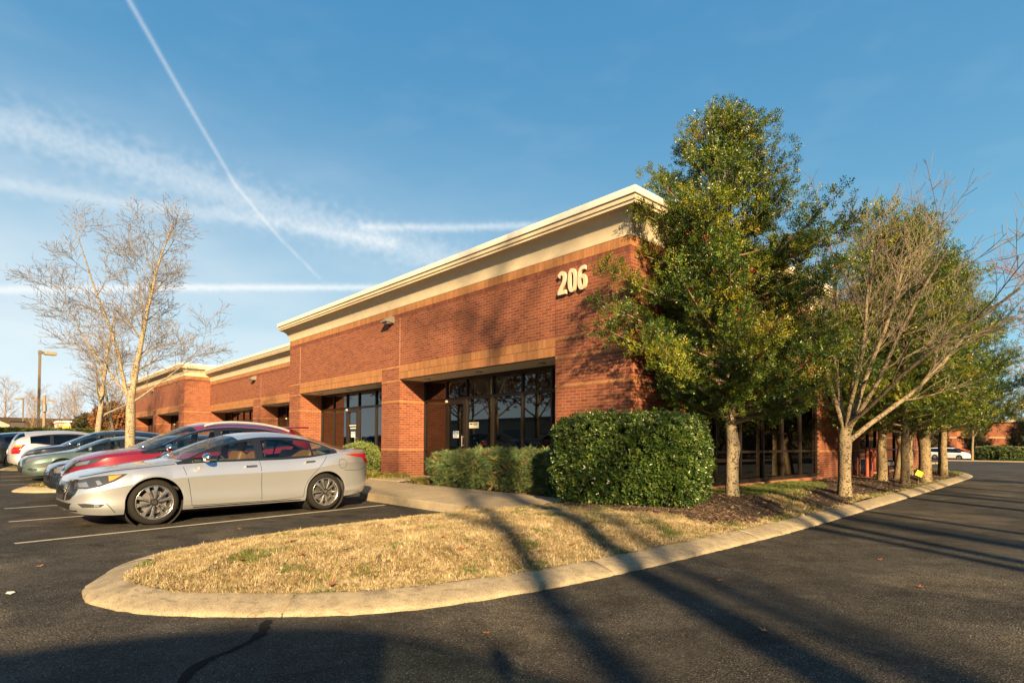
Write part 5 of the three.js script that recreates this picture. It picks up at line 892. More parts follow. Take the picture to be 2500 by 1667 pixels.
bareTree('street_tree', 'leafless pale tree behind the silver crossover in the second island', 'tree', [-26.6, 0.1, 5.0], { ...young(29, 0.95), stems: [[0, 0, [0.05, 1, 0.0], 7.4, 0.15]] }, [M.barkPale, M.twigPale]);
bareTree('street_tree', 'smaller leafless tree in front of the russet shrub', 'tree', [-33.8, 0.1, 3.2], { ...young(33, 0.9), stems: [[0, 0, [-0.05, 1, 0.05], 6.8, 0.13]] }, [M.barkPale, M.twigPale]);
// --- clipped shrubs
function clipped(name, label, category, pos, size, o, group) { // rounded-box shell of sprigs over dark inner stems
  const R = rng(o.seed), t = thing(name, label, category, pos, o.turn ?? 0, group), [a, h, b] = size, items = [[], []], e = o.e ?? 4;
  const surf = (d) => { const k = Math.pow(Math.abs(d.x / a) ** e + Math.abs(d.y / (h / 2)) ** e + Math.abs(d.z / b) ** e, -1 / e); return d.clone().multiplyScalar(k); };
  const core = new THREE.IcosahedronGeometry(1, 4), p = core.attributes.position, v = V(0, 0, 0); for (let i = 0; i < p.count; i++) { v.fromBufferAttribute(p, i); const s = surf(v.clone().normalize()).multiplyScalar(0.8 * (1 + 0.05 * n3(v.x * 4, v.y * 4, v.z * 4))); p.setXYZ(i, s.x, s.y + h / 2, s.z); } core.computeVertexNormals(); mesh('stems', core, o.coreMat ?? M.stem, t);
  for (let i = 0; i < o.count; i++) {
    const d = V(R() * 2 - 1, R() * 2 - 1, R() * 2 - 1).multiply(V(a, h / 2, b)); if (d.lengthSq() < 1e-4) continue; // even over a box
    const s = surf(d.normalize()), f = 1 - 0.2 * Math.pow(R(), 1.6) + o.rough * n3(s.x * 2.2 + o.seed, s.y * 2.2, s.z * 2.2) + 0.03 * R(), q = s.clone().multiplyScalar(f); q.y += h / 2; if (q.y < 0.02) q.y = 0.02 + 0.08 * R();
    const nrm = V(Math.sign(s.x) * Math.abs(s.x / a) ** (e - 1) / a, Math.sign(s.y) * Math.abs(s.y / (h / 2)) ** (e - 1) / (h / 2), Math.sign(s.z) * Math.abs(s.z / b) ** (e - 1) / b).normalize(), ax = nrm.add(V(R() - 0.5, R() * 0.9 - 0.15, R() - 0.5)).normalize();
    const thin = n3(s.x * 1.7 + 60 + o.seed, s.y * 1.9, s.z * 1.7); if (thin > 0.38 && R() < 0.55 * smooth(0.38, 0.7, thin)) continue;
    if (R() < 0.02) q.addScaledVector(ax, 0.04 + 0.09 * R());
    const c = o.pick(R, q), g = (0.7 + 0.6 * R()) * (1 + 0.22 * n3(q.x * 1.3, q.y * 1.3 + 9, q.z * 1.3)); items[i % 2].push([q, ax, o.scale * (0.7 + 0.6 * R()), [c[0] * g, c[1] * g, c[2] * g]]);
  }
  scatter('foliage', t, o.geos[0], o.mat, items[0]); scatter('foliage', t, o.geos[1], o.mat, items[1]);
  return t;
}
const any = (list) => (R) => list[Math.floor(R() * list.length)];
const hedgeGeo = [sprigGeo(71, 10, 0.05, 0.03, 0.07), sprigGeo(72, 10, 0.05, 0.03, 0.07)];
clipped('holly_hedge', 'large clipped dark glossy holly hedge block at the building corner', 'hedge', [0.50, 0.2, 0.68], [1.2, 1.49, 0.86], { seed: 7, count: 15000, scale: 1, rough: 0.03, e: 4.8, turn: 0.33, geos: hedgeGeo, mat: M.leafGloss, pick: any([[0.034, 0.068, 0.013], [0.05, 0.095, 0.016], [0.07, 0.118, 0.02], [0.028, 0.055, 0.011], [0.10, 0.14, 0.025]]) });
// juniper sprays
function sprayGeo(seed, n, l, dead) { const R = rng(seed), o = { pos: [], nor: [], col: [] }; for (let i = 0; i < n; i++) { const a = R() * 6.283, d = V(Math.cos(a) * 0.75, 0.5 + R(), Math.sin(a) * 0.75).normalize(), k = 0.7 + 0.5 * R(); leafTris(o, V(0, 0.03 * R(), 0), d, V(R() - 0.5, 1, R() - 0.5).normalize(), l * (0.6 + 0.7 * R()), 0.012, 0.5, [k, k, k]); } return tri(o.pos, o.nor, o.col); }
const juniperGeo = [sprayGeo(81, 16, 0.09), sprayGeo(82, 16, 0.1)];
const juniperPick = (R, q) => { const low = 0; const dead = n3(q.x * 2.6 + 30, q.y * 3.2, q.z * 2.6) + 0.35 * (R() - 0.5); return dead > 0.46 ? [[0.22, 0.15, 0.055], [0.28, 0.19, 0.07], [0.17, 0.12, 0.05]][Math.floor(R() * 3)] : [[0.068, 0.118, 0.046], [0.09, 0.145, 0.056], [0.125, 0.175, 0.066], [0.06, 0.10, 0.032], [0.145, 0.165, 0.045]][Math.floor(R() * 5)]; };
[[-4.7, 0.8, 0.56, 0.75], [-3.6, 0.85, 0.6, 0.80], [-2.5, 0.8, 0.6, 0.80], [-1.6, 0.6, 0.5, 0.76]].forEach(([x, a, b, h], i) => clipped('juniper_shrub', ['clipped blue green juniper shrub at the entry walk end of the row', 'clipped juniper shrub second from the entry walk with browned patches', 'clipped juniper shrub third from the entry walk with browned patches', 'clipped juniper shrub in the shade of the holly hedge'][i], 'shrub', [x, 0.2, 0.32], [a, h, b], { seed: 90 + i, count: 4600, scale: 1.1, rough: 0.15, e: 3.2, geos: juniperGeo, mat: M.leafMatt, pick: juniperPick, coreMat: M.stem }, 'juniper row under the window'));
clipped('round_shrub', 'small rounded light green shrub before the left storefront', 'shrub', [-10.0, 0.21, 0.3], [0.55, 0.95, 0.5], { seed: 99, count: 3000, scale: 1.15, rough: 0.06, e: 2.6, geos: hedgeGeo, mat: M.leafMatt, pick: any([[0.10, 0.15, 0.03], [0.15, 0.2, 0.045], [0.2, 0.24, 0.06], [0.08, 0.12, 0.025]]) });
// --- arching lily turf clumps
function bladeTuft(seed, n, l, w, arch, lean = 0.9, tone = 0.35) { const R = rng(seed), pos = [], nor = [], col = []; for (let i = 0; i < n; i++) { const a = R() * 6.283, L = l * (0.55 + 0.6 * R()), d = V(Math.cos(a), 0, Math.sin(a)), s = V(-d.z, 0, d.x), o = V((R() - 0.5) * 0.03, 0, (R() - 0.5) * 0.03), out = lean * (0.2 + 0.8 * R()), k = 1 - tone * R();
  const P = [0, 0.5, 1].map((t) => o.clone().addScaledVector(d, L * out * t * t + L * 0.1 * t).add(V(0, L * (t - arch * t * t), 0))), ww = [w, w * 0.8, 0];
  const q = (A, B, C) => { const m = V(0, 0, 0).crossVectors(V(0, 0, 0).subVectors(B, A), V(0, 0, 0).subVectors(C, A)).normalize(); const sw = m.y < 0; if (sw) m.negate(); for (const v of sw ? [A, C, B] : [A, B, C]) { pos.push(v.x, v.y, v.z); nor.push(m.x, m.y, m.z); col.push(k, k, k); } };
  const E = (j, sg) => P[j].clone().addScaledVector(s, sg * ww[j] / 2); q(E(0, 1), E(0, -1), E(1, 1)); q(E(0, -1), E(1, -1), E(1, 1)); q(E(1, 1), E(1, -1), P[2]); } return tri(pos, nor, col); }
M.blade = std([1, 1, 1], 0.7, { vertexColors: true, side: THREE.DoubleSide });
const lilyGeo = bladeTuft(14, 26, 0.26, 0.009, 0.45, 1.0);
[[-9.25, 0.62, 0.6, 0.3], [-8.55, 0.55, 0.55, 0.33], [-7.95, 0.18, 0.25, 0.3], [-6.05, 0.66, 0.34, 0.22]].forEach(([x, z, a, b], i) => { const R = rng(300 + i), t = thing('lily_turf', ['low arching yellow green lily turf left of the brick pier', 'low arching yellow green lily turf before the brick pier', 'tuft of lily turf at the brick pier corner', 'small lily turf clump at the juniper row end'][i], 'plant', [x, 0.215, z], 0, 'lily turf at the entry'), it = []; for (let k = 0; k < 90 * a * b * 12; k++) { const w = R() * 6.283, r = Math.sqrt(R()); const c = [[0.20, 0.20, 0.03], [0.28, 0.25, 0.05], [0.15, 0.17, 0.03], [0.33, 0.26, 0.08]][Math.floor(R() * 4)]; it.push([V(Math.cos(w) * a * r, 0, Math.sin(w) * b * r), V((R() - 0.5) * 0.5, 1, (R() - 0.5) * 0.5).normalize(), 0.7 + 0.5 * R(), c]); } scatter('blades', t, lilyGeo, M.blade, it); });
// --- lawn
{
  const R = rng(500), dry = [], green = [], chips = [], geoDry = bladeTuft(21, 13, 0.05, 0.0042, 0.25, 1.1, 0.45), geoGreen = bladeTuft(22, 13, 0.055, 0.0042, 0.3, 0.9, 0.4);
  const chipG = rbox(-0.5, 0.5, -0.12, 0.12, -0.2, 0.2, 0.05, 1);
  const tint = (x, z) => { const g = fbm2(x * 0.9 + 4, z * 0.9, 3) + 0.30 * smooth(4.2, 1.5, z) - 0.12; return g + (x < 1.6 && z < -1.9 ? 0.8 : 0) + (z < -3 ? 0.25 : 0); };
  for (let k = 0; k < 150000; k++) {
    const far = k > 105000, x = -1.5 + 5.0 * R(), z = far ? -22 + 22.5 * R() : 0.3 + 8.2 * R(); if (!inPoly(x, z, islandWide)) continue;
    if (z < 3 && x < -0.5) continue;
    if (isMulch(x, z)) { if (k % 3 === 0) { const c = [[0.065, 0.037, 0.021], [0.042, 0.026, 0.016], [0.10, 0.06, 0.034], [0.026, 0.018, 0.013], [0.18, 0.12, 0.07]][Math.floor(Math.pow(R(), 1.5) * 5)], s = 0.025 + 0.05 * R(); chips.push([V(x, islandY(x, z) + 0.006 + 0.012 * R(), z), V(R() - 0.5, 0.9, R() - 0.5).normalize(), [s, s * (0.35 + 0.4 * R()), s * (0.5 + 0.7 * R())], c]); } continue; }
    const gr = tint(x, z) + 0.5 * (R() - 0.5), y = islandY(x, z) - 0.004, ax = V((R() - 0.5) * 0.8, 1, (R() - 0.5) * 0.8).normalize(), s = (far ? 1.25 : 0.85) * (0.65 + 0.7 * R()), dense = 0.5 + 0.5 * n2(x * 3.1, z * 3.1);
    const bare = n2(x * 1.7 + 40, z * 1.7) + 0.4 * n2(x * 5, z * 5 + 7); if (R() > 0.66 + 0.42 * dense - 0.55 * smooth(0.55, 1.0, bare)) continue;
    const flat = 0.55 + 0.45 * smooth(-0.5, 0.6, fbm2(x * 1.3 + 15, z * 1.3, 2)); ax.x += 0.5 * n2(x * 2.2, z * 2.2 + 50); ax.z += 0.5 * n2(x * 2.2 + 9, z * 2.2); ax.normalize();
    if (gr > 0.42) green.push([V(x, y, z), ax, s * 1.05, [[0.09, 0.13, 0.02], [0.12, 0.165, 0.028], [0.16, 0.175, 0.04]][Math.floor(R() * 3)]]);
    else dry.push([V(x, y, z), ax, [s, s * flat * (R() < 0.03 ? 1.9 : 1), s], [[0.42, 0.32, 0.165], [0.49, 0.385, 0.215], [0.36, 0.265, 0.13], [0.56, 0.45, 0.27], [0.28, 0.205, 0.095], [0.31, 0.265, 0.115]][Math.floor(R() * 6)]]);
  }
  const lit = (o, l, c) => tag(o, l, c, null, 'stuff');
  lit(scatter('dry_grass', scene, geoDry, M.blade, dry), 'straw coloured dormant grass of the island', 'grass'); lit(scatter('green_grass', scene, geoGreen, M.blade, green), 'green grass patches near the wall', 'grass'); lit(scatter('mulch_chips', scene, chipG, std([1, 1, 1], 0.9), chips), 'dark brown bark mulch under the trees', 'mulch');
  // loose litter and mulch in the juniper bed
  const litter = []; for (let k = 0; k < 3500; k++) { const x = -6.7 + 6.2 * R(), z = -0.4 + 1.3 * R(), s = 0.02 + 0.04 * R(); litter.push([V(x, 0.215 + 0.03 * n2(x * 1.4, z * 1.4) + 0.012, z), V(R() - 0.5, 0.9, R() - 0.5).normalize(), [s, s * 0.4, s * 0.8], [[0.09, 0.05, 0.03], [0.05, 0.03, 0.02], [0.2, 0.11, 0.05], [0.26, 0.15, 0.07]][Math.floor(R() * 4)]]); }
  lit(scatter('mulch_chips', scene, chipG, std([1, 1, 1], 0.9), litter), 'leaf litter and bark under the junipers', 'mulch');
  // fallen oak leaves
  const leafShape = () => { const s = new THREE.Shape(), n = 22; for (let i = 0; i <= n; i++) { const a = i / n * 6.283, r = (0.5 + 0.28 * Math.cos(a * 5)) * (1 + 0.25 * Math.cos(a)); i ? s.lineTo(Math.cos(a) * r, Math.sin(a) * r * 0.75) : s.moveTo(r, 0); } const g = new THREE.ExtrudeGeometry(s, { depth: 0.02, bevelEnabled: false, curveSegments: 4 }), p = g.attributes.position; for (let i = 0; i < p.count; i++) p.setZ(i, p.getZ(i) + 0.35 * p.getX(i) ** 2 + 0.25 * p.getY(i) ** 2); g.rotateX(-Math.PI / 2); g.computeVertexNormals(); return g; };
  const lg = leafShape(), lm = [std([0.26, 0.10, 0.03], 0.8), std([0.35, 0.16, 0.06], 0.8), std([0.2, 0.08, 0.03], 0.8)];
  [[0.35, 6.9], [0.72, 6.75], [1.02, 6.35], [1.35, 6.9], [1.75, 6.6], [2.18, 7.0], [1.15, 7.35], [1.6, 5.5], [0.85, 5.6], [2.05, 5.6], [0.3, 5.9], [2.4, 4.4], [1.9, 3.5]].forEach(([x, z], i) => { const m = mesh('fallen_leaf', lg.clone().scale(0.07, 0.07, 0.07).rotateY(i * 1.7).rotateX(0.3 * Math.sin(i * 3)), lm[i % 3]); m.position.set(x, islandY(x, z) + 0.045, z); tag(m, 'brown lobed oak leaf lying on the dry grass', 'leaf', 'oak leaves on the grass'); });
  [[1.2, 9.0], [-0.9, 8.6], [3.6, 6.6], [3.9, 4.1], [4.8, 5.2], [3.5, 1.2], [4.6, 1.9], [-2.2, 6.3], [-1.9, 4.6], [5.2, 3.0]].forEach(([x, z], i) => { const m = mesh('fallen_leaf', lg.clone().scale(0.045, 0.045, 0.045).rotateY(i * 2.3), lm[i % 3]); m.position.set(x, 0.008, z); tag(m, 'small curled dry leaf lying on the asphalt', 'leaf', 'leaves on the asphalt'); });
  { const g = new THREE.ExtrudeGeometry(new THREE.Shape([[-0.05, -0.02], [0.01, -0.03], [0.06, 0.0], [0.02, 0.03], [-0.03, 0.02]].map(([a, b]) => new THREE.Vector2(a, b))), { depth: 0.003, bevelEnabled: false }); g.rotateX(-Math.PI / 2); const m = mesh('paper_scrap', g, std([0.7, 0.68, 0.64], 0.8)); m.position.set(0.23, 0.008, 8.85); tag(m, 'white scrap of litter on the asphalt by the kerb nose', 'litter'); }
}
// ---------- small things by the side wall ----------
{ // twin red standpipe with grey caps
  const t = thing('fire_connection', 'rust red sprinkler pipes with silver capped hose inlets by the side wall', 'pipe', [0.55, 0.2, -12.5]), red = std([0.24, 0.055, 0.03], 0.65);
  for (const [dx, dz] of [[0, 0.35], [0, -0.1]]) mesh('riser', [cyl(V(dx, -0.1, dz), V(dx, 0.95, dz), 0.055, 0.055, 14), cyl(V(dx, 0.9, dz), V(dx, 0.9, dz - 0.3), 0.055, 0.055, 14), cyl(V(dx, 0.2, dz - 0.3), V(dx, 0.95, dz - 0.3), 0.06, 0.06, 14), (() => { const g = new THREE.TorusGeometry(0.1, 0.014, 8, 20); g.rotateY(Math.PI / 2); g.translate(dx + 0.08, 0.72, dz - 0.15); return g; })()], red, t);
  mesh('manifold', [cyl(V(0.25, -0.1, -0.55), V(0.25, 0.35, -0.55), 0.07, 0.07, 14), cyl(V(0.25, -0.1, -0.85), V(0.25, 0.35, -0.85), 0.07, 0.07, 14)], red, t);
  for (const dz of [-0.45, -0.62, -0.8, -0.97]) mesh('hose_inlet', cyl(V(0.2, 0.42, dz), V(0.42, 0.42, dz), 0.075, 0.068, 16), M.metal, t);
}
{ const t = thing('marker_flag', 'small yellow utility marker flag in the mulch', 'flag', [2.42, 0.2, -9.9]); mesh('wire', cyl(V(0, -0.05, 0), V(0.02, 0.3, 0), 0.004, 0.004, 6), M.metal, t); const g = new THREE.PlaneGeometry(0.17, 0.15, 6, 4), p = g.attributes.position; for (let i = 0; i < p.count; i++) p.setZ(i, 0.02 * Math.sin(p.getX(i) * 30)); g.rotateZ(-0.5); g.rotateY(0.8); g.translate(0.04, 0.26, 0.03); g.computeVertexNormals(); mesh('cloth', g, std([0.85, 0.62, 0.01], 0.6, { side: THREE.DoubleSide }), t); }
{ const t = thing('up_light', 'small grey spike light leaning beside the holly hedge', 'light', [-0.95, 0.2, 0.82]); mesh('stake', cyl(V(0, -0.05, 0), V(0.04, 0.22, 0), 0.022, 0.022, 10), M.lampMetal, t); mesh('housing', cyl(V(0.03, 0.17, 0), V(0.09, 0.42, 0), 0.04, 0.045, 14), std([0.2, 0.17, 0.15], 0.6), t); }
{ // electrical conduit and meter on the pier
  const t = thing('wall_meter', 'grey meter box on the side wall between the window bands', 'meter', [0, 0, -11.8]); mesh('box', rbox(0.006, 0.16, 1.1, 1.6, -0.2, 0.2, 0.02), M.lampMetal, t); mesh('conduit', cyl(V(0.06, 0.2, 0), V(0.06, 1.1, 0), 0.025, 0.025, 10), M.lampMetal, t); }
// ---------- surroundings: left background ----------
const pickLeaf = any;
clipped('boundary_hedge', 'long clipped yellow green hedge behind the parked cars', 'hedge', [-47.5, 0, 7.6], [0.8, 2.0, 6.5], { seed: 401, count: 9000, scale: 2.4, rough: 0.02, e: 6, geos: hedgeGeo, mat: M.leafMatt, pick: any([[0.16, 0.19, 0.025], [0.22, 0.24, 0.035], [0.12, 0.15, 0.02]]) });
M.pole = std([0.16, 0.13, 0.085], 0.6, { metalness: 0.3 });
function lampPost(label, x, z, h, turn) {
  const t = thing('lamp_post', label, 'street lamp', [x, 0, z], turn, 'parking lot lamp posts');
  mesh('pole', [rbox(-0.075, 0.075, 0.0, h - 0.1, -0.075, 0.075, 0.012), cyl(V(0, -0.1, 0), V(0, 0.7, 0), 0.3, 0.28, 20)], M.pole, t);
  mesh('arm', rbox(-0.06, 0.42, h - 0.28, h - 0.12, -0.05, 0.05, 0.01), M.pole, t);
  const hd = mesh('lamp_head', rbox(0.25, 0.95, h - 0.32, h - 0.08, -0.22, 0.22, 0.03), std([0.30, 0.25, 0.15], 0.5, { metalness: 0.2 }), t); mesh('lens', rbox(0.32, 0.88, h - 0.345, h - 0.318, -0.17, 0.17, 0.01), M.lens, hd);
  mesh('cap', rbox(-0.1, 0.1, h - 0.33, h - 0.05, -0.1, 0.1, 0.02), M.pole, t);
}
lampPost('tall brown lamp post with box head behind the boundary hedge', -47.6, 5.9, 7.9, Math.PI * 0.55);
lampPost('second lamp post seen farther off beyond the hedge', -98.2, 4.6, 7.3, -Math.PI * 0.45);
// houses and shop beyond the hedge
M.shingle = std([0.22, 0.185, 0.14], 0.95, { map: T.soil }); M.siding = std([0.30, 0.29, 0.25], 0.85); M.sidingPale = std([0.55, 0.52, 0.44], 0.85); M.brickPlain = std([0.36, 0.13, 0.07], 0.9, { map: T.brickFace }); M.white = std([0.78, 0.75, 0.68], 0.8);
function gable(w, d, eave, ridge, over = 0.5) { const s = new THREE.Shape([[-d / 2 - over, eave - 0.2], [0, ridge], [d / 2 + over, eave - 0.2], [d / 2 + over, eave - 0.05], [0, ridge + 0.18], [-d / 2 - over, eave - 0.05]].map(([a, b]) => new THREE.Vector2(a, b))); const g = new THREE.ExtrudeGeometry(s, { depth: w + over * 2, bevelEnabled: false }); g.translate(0, 0, -w / 2 - over); g.rotateY(Math.PI / 2); return g; }
function house(label, x, z, turn, w, d, eave, ridge, wall, roofMat, wins) {
  const t = thing('house', label, 'house', [x, groundY(x, z), z], turn), gs = new THREE.Shape([[-d / 2, 0], [d / 2, 0], [d / 2, eave], [0, ridge], [-d / 2, eave]].map(([a, b]) => new THREE.Vector2(a, b))), wg = new THREE.ExtrudeGeometry(gs, { depth: w, bevelEnabled: false }); wg.translate(0, 0, -w / 2); wg.rotateY(Math.PI / 2); mesh('wall', wg, wall, t); mesh('roof', gable(w, d, eave, ridge), roofMat, t);
  for (const [u, y, ww, hh] of wins) { const o = mesh('window', rbox(u - ww / 2, u + ww / 2, y, y + hh, d / 2 + 0.01, d / 2 + 0.06, 0.01), M.white, t); mesh('pane', rbox(u - ww / 2 + 0.08, u + ww / 2 - 0.08, y + 0.08, y + hh - 0.08, d / 2 + 0.055, d / 2 + 0.075, 0.005), M.frame, o); }
}
const EAST = Math.PI / 2; // long face toward the lot
house('low grey house with dark gable above the hedge end', -104, 8.7, 0, 10, 7, 3.2, 4.9, M.siding, M.shingle, [[-2, 1.2, 1.2, 1.3]]);
house('long house with weathered shingle roof and small brick end', -114, 2.6, EAST, 11, 9, 2.8, 4.8, M.brickPlain, M.shingle, [[-4, 1.0, 1.4, 1.4], [3, 1.0, 1.4, 1.4]]);
house('grey shingled house with dark front gable near the shop', -97, 0.6, EAST, 4.5, 6, 2.3, 3.9, M.siding, M.shingle, [[0, 0.9, 1.2, 1.1]]);
{ // dark metal box of a service enclosure
  const t = thing('service_enclosure', 'dark brown windowless service box behind the hedge', 'shed', [-72.5, 0, 6.15]); mesh('wall', rbox(-1.2, 1.2, 0, 3.2, -0.55, 0.55, 0.03), std([0.05, 0.042, 0.036], 0.7), t); mesh('roof', rbox(-1.3, 1.3, 3.2, 3.3, -0.62, 0.62, 0.02), M.frame, t);
  const s = thing('shop', 'cream shop front with red and yellow fascia sign', 'shop', [-86, 0, -2.5], EAST); mesh('wall', box(-4.2, 9, 0, 3.6, -5, 0), M.sidingPale, s); mesh('parapet', box(-4.3, 9.2, 3.6, 3.85, -5.2, 0.2), M.white, s); mesh('fascia', box(-4.0, 8.6, 2.5, 3.05, 0.01, 0.22), std([0.5, 0.02, 0.025], 0.5), s);
  mesh('sign_panel', box(-3.8, -2.3, 2.45, 3.2, 0.23, 0.34), std([1, 0.72, 0.02], 0.5), s); mesh('door', box(-3, -1.6, 0, 2.2, 0.02, 0.08), M.frame, s);
}
// utility pole with crossarm
{ const t = thing('utility_pole', 'wooden utility pole with crossarm behind the hedge', 'utility pole', [-70.5, 0, 4.1]); mesh('pole', cyl(V(0, -0.2, 0), V(0, 6.0, 0), 0.16, 0.11, 12), M.twigGrey, t); mesh('crossarm', rbox(-0.06, 0.06, 5.4, 5.52, -1.0, 1.0, 0.01), M.twigGrey, t); mesh('transformer', cyl(V(0.25, 4.3, 0), V(0.25, 5.0, 0), 0.18, 0.18, 16), M.lampMetal, t); }
// russet shrub and brush at the far end of the building
const oakSprig = [sprigGeo(91, 7, 0.12, 0.06, 0.16), sprigGeo(92, 7, 0.12, 0.06, 0.16)];
function brush(name, label, x, z, a, h, b, count, cols, seed, scale = 2) { return clipped(name, label, 'shrub', [x, 0, z], [a, h, b], { seed, count, scale, rough: 0.16, e: 2.2, geos: oakSprig, mat: M.leafMatt, pick: any(cols), coreMat: M.stem }); }
brush('russet_shrub', 'russet leaved shrub mass at the far end of the building', -51.9, 0.9, 1.5, 4.2, 1.3, 2600, [[0.20, 0.075, 0.025], [0.26, 0.10, 0.035], [0.14, 0.06, 0.02], [0.12, 0.09, 0.03]], 611, 1.6);
brush('dark_shrub', 'dark olive shrub beside the russet shrub', -55, 2.2, 1.2, 3.4, 0.9, 1500, [[0.05, 0.055, 0.02], [0.08, 0.075, 0.025], [0.10, 0.07, 0.03]], 612, 1.6);
// far tree line seen through the gaps
const scrub = (seed, k) => ({ seed, rMin: 0.012, split: 1, flare: false, levels: [{ seg: 6, taper: 0.2, wander: 0.15, up: 0.1, sides: 6, kids: 12, from: 0.2, coneShape: 0.7 }, { seg: 4, taper: 0.3, wander: 0.3, up: 0.2, sides: 4, kids: 9, from: 0.15, angle: 0.7, ratio: 0.5, len: 3.4 * k }, { seg: 3, taper: 0.5, wander: 0.4, up: 0.2, sides: 3, kids: 5, from: 0.1, angle: 0.7, ratio: 0.5, len: 1.5 * k }, { seg: 2, taper: 0.7, wander: 0.4, up: 0.1, sides: 3, kids: 0, angle: 0.7, ratio: 0.6, len: 0.7 * k }] });
{ const base = [0, 1, 2].map((i) => bareTree('background_tree', 'tree', 'tree', [0, 0, 0], { ...scrub(701 + i, 1), stems: [[0, 0, [0.05, 1, 0], 9, 0.2]] }, [M.twigGrey, M.twigGrey]).t);
  [[-118, 14, 1], [-125, 6, 1.1], [-120, -12, 1.1], [-100, -16, 1], [-95, -22, 1.1], [-70, -20, 1], [-64, -24, 1.2], [-116, -3, 0.9], [-128, 10.5, 1.1], [-122, 2, 0.95], [-126, -4, 1.1], [-112, 9.5, 0.8], [-92, 4.2, 0.7], [-108, -8, 0.95], [-84, -12, 0.9], [-80, 2.5, 0.62]].forEach(([x, z, k], i) => { let t = base[i]; if (i >= 3) { t = base[i % 3].clone(); t.name = numbered('background_tree'); scene.add(t); t.userData = { ...t.userData }; } t.position.set(x, 0, z); t.rotation.y = i * 2.3; t.scale.setScalar(k); tag(t, 'distant leafless tree on the skyline beyond the lot', 'tree', 'skyline trees beyond the lot'); }); }
bareTree('background_tree', 'leafless reddish crown rising behind the roof of the middle wing', 'tree', [-33, 0, -26], { ...scrub(733, 1.1), stems: [[0, 0, [0.0, 1, 0], 11.2, 0.22]] }, [M.twigPale, M.twigRed]);
// second kerbed island between the stalls
function stallIsland(x, label) {
  const o = structGroup('stall_island'), pts = [[-1.35, 3.0], [-1.3, 5.0], [-1.15, 7.0], [-0.7, 8.05], [0.0, 8.45], [0.75, 8.1], [1.2, 7.1], [1.35, 5.0], [1.4, 3.0]].map(([a, b]) => V(x + a - (b - 8) * -0.0, 0, b)), c = new THREE.CatmullRomCurve3(pts, false, 'centripetal'), L = c.getLength(), n = Math.round(L / 3);
  for (let i = 0; i < n; i++) mesh('kerb_segment', sweep(c, i / n + 0.0006, (i + 1) / n - 0.0006, kerbProfile.map(([a, b]) => [a, b * 1.25]), 24), M.concrete, o);
  const poly = []; for (let i = 0; i <= 60; i++) { const p = c.getPointAt(i / 60), d = c.getTangentAt(i / 60); poly.push([p.x + d.z * KW * 0.9, p.z - d.x * KW * 0.9]); }
  const hy = (px, pz) => 0.105 + 0.09 * smooth(0, 0.8, polyDist(px, pz, poly)); mesh('lawn', sheet(poly, hy, () => true, 0.12, x - 1.6, x + 1.6, 2.9, 8.6), M.soil, o);
  const R = rng(Math.round(-x * 10)), it = []; const g = bladeTuft(23, 13, 0.07, 0.008, 0.3, 0.9, 0.4); for (let k = 0; k < 9000; k++) { const px = x - 1.4 + 2.8 * R(), pz = 3 + 5.4 * R(); if (!inPoly(px, pz, poly)) continue; it.push([V(px, hy(px, pz) - 0.005, pz), V((R() - 0.5) * 0.6, 1, (R() - 0.5) * 0.6).normalize(), 0.9 + 0.5 * R(), [[0.16, 0.16, 0.03], [0.22, 0.19, 0.05], [0.34, 0.26, 0.1], [0.12, 0.13, 0.03]][Math.floor(R() * 4)]]); }
  scatter('grass', o, g, M.blade, it);
}
stallIsland(-12.35); stallIsland(-26.4);

// ---------- surroundings: right background ----------
{
  const van = { ...suv, W: 0.98, wb: 3.0, R: 0.345, AR: 0.39, xf: 2.5, xr: -2.6, top: [[2.5, 0.72], [2.42, 0.9], [2.2, 0.97], [1.8, 1.07], [1.65, 1.12], [1.2, 1.42], [0.75, 1.66], [0.3, 1.73], [-0.7, 1.76], [-1.8, 1.74], [-2.25, 1.68], [-2.42, 1.4], [-2.52, 1.1], [-2.6, 0.7]], belt: [[2.5, 0.6], [2.4, 0.78], [2.1, 0.88], [1.6, 0.98], [0.8, 1.02], [-1, 1.05], [-2.3, 1.08], [-2.5, 0.95], [-2.6, 0.62]], wtop: [[1.75, 1.06], [1.4, 1.24], [1.0, 1.47], [0.7, 1.58], [0, 1.61], [-1.5, 1.6], [-2.2, 1.54], [-2.4, 1.2]], wtopZ: [[1.75, 0.84], [1, 0.75], [0, 0.73], [-1.5, 0.73], [-2.4, 0.78]], sill: [[2.5, 0.3], [2, 0.24], [-2, 0.25], [-2.6, 0.4]], half: [[-2.7, 0.97], [2.6, 0.97]], xa: 1.72, xc: -2.45, wx0: 1.3, wx1: -2.1, cowl: 1.62, header: 0.7, rh: -2.26, rd: -2.45, pillars: [[0.3, 0.18], [-0.85, -0.97]], nx0: 1.2, tx0: -1.6 };
  const cfg = { name: 'minivan', spec: van, paint: paintMat([0.72, 0.71, 0.68], 0.0, 0.35), wheel: alloyWide, category: 'van', tint: true, handles: [[0.1, 0.98, 0.2]], seams: [[[1.15, 0.95], [1.1, 0.6], [1.08, 0.3]], [[0.24, 1.0], [0.24, 0.3]], [[-0.9, 1.0], [-0.9, 0.5], [-0.92, 0.3]]], patches: [['tail_light', [[-2.2, 1.06], [-2.46, 1.04], [-2.5, 0.84], [-2.3, 0.82]], 'red', 0.01]] };
  const c = makeCar(cfg, 'white minivan parked side on far down the drive'); c.position.set(-11.4, groundY(0, -92), -92); c.rotation.y = -0.25;
  const b = makeCar({ ...navyCfg, name: 'blue_car', paint: paintMat([0.07, 0.14, 0.24], 0.3, 0.3), patches: [], seams: [] }, 'small blue car beyond the minivan'); b.position.set(-16.8, groundY(0, -104), -104); b.rotation.y = -0.5;
}
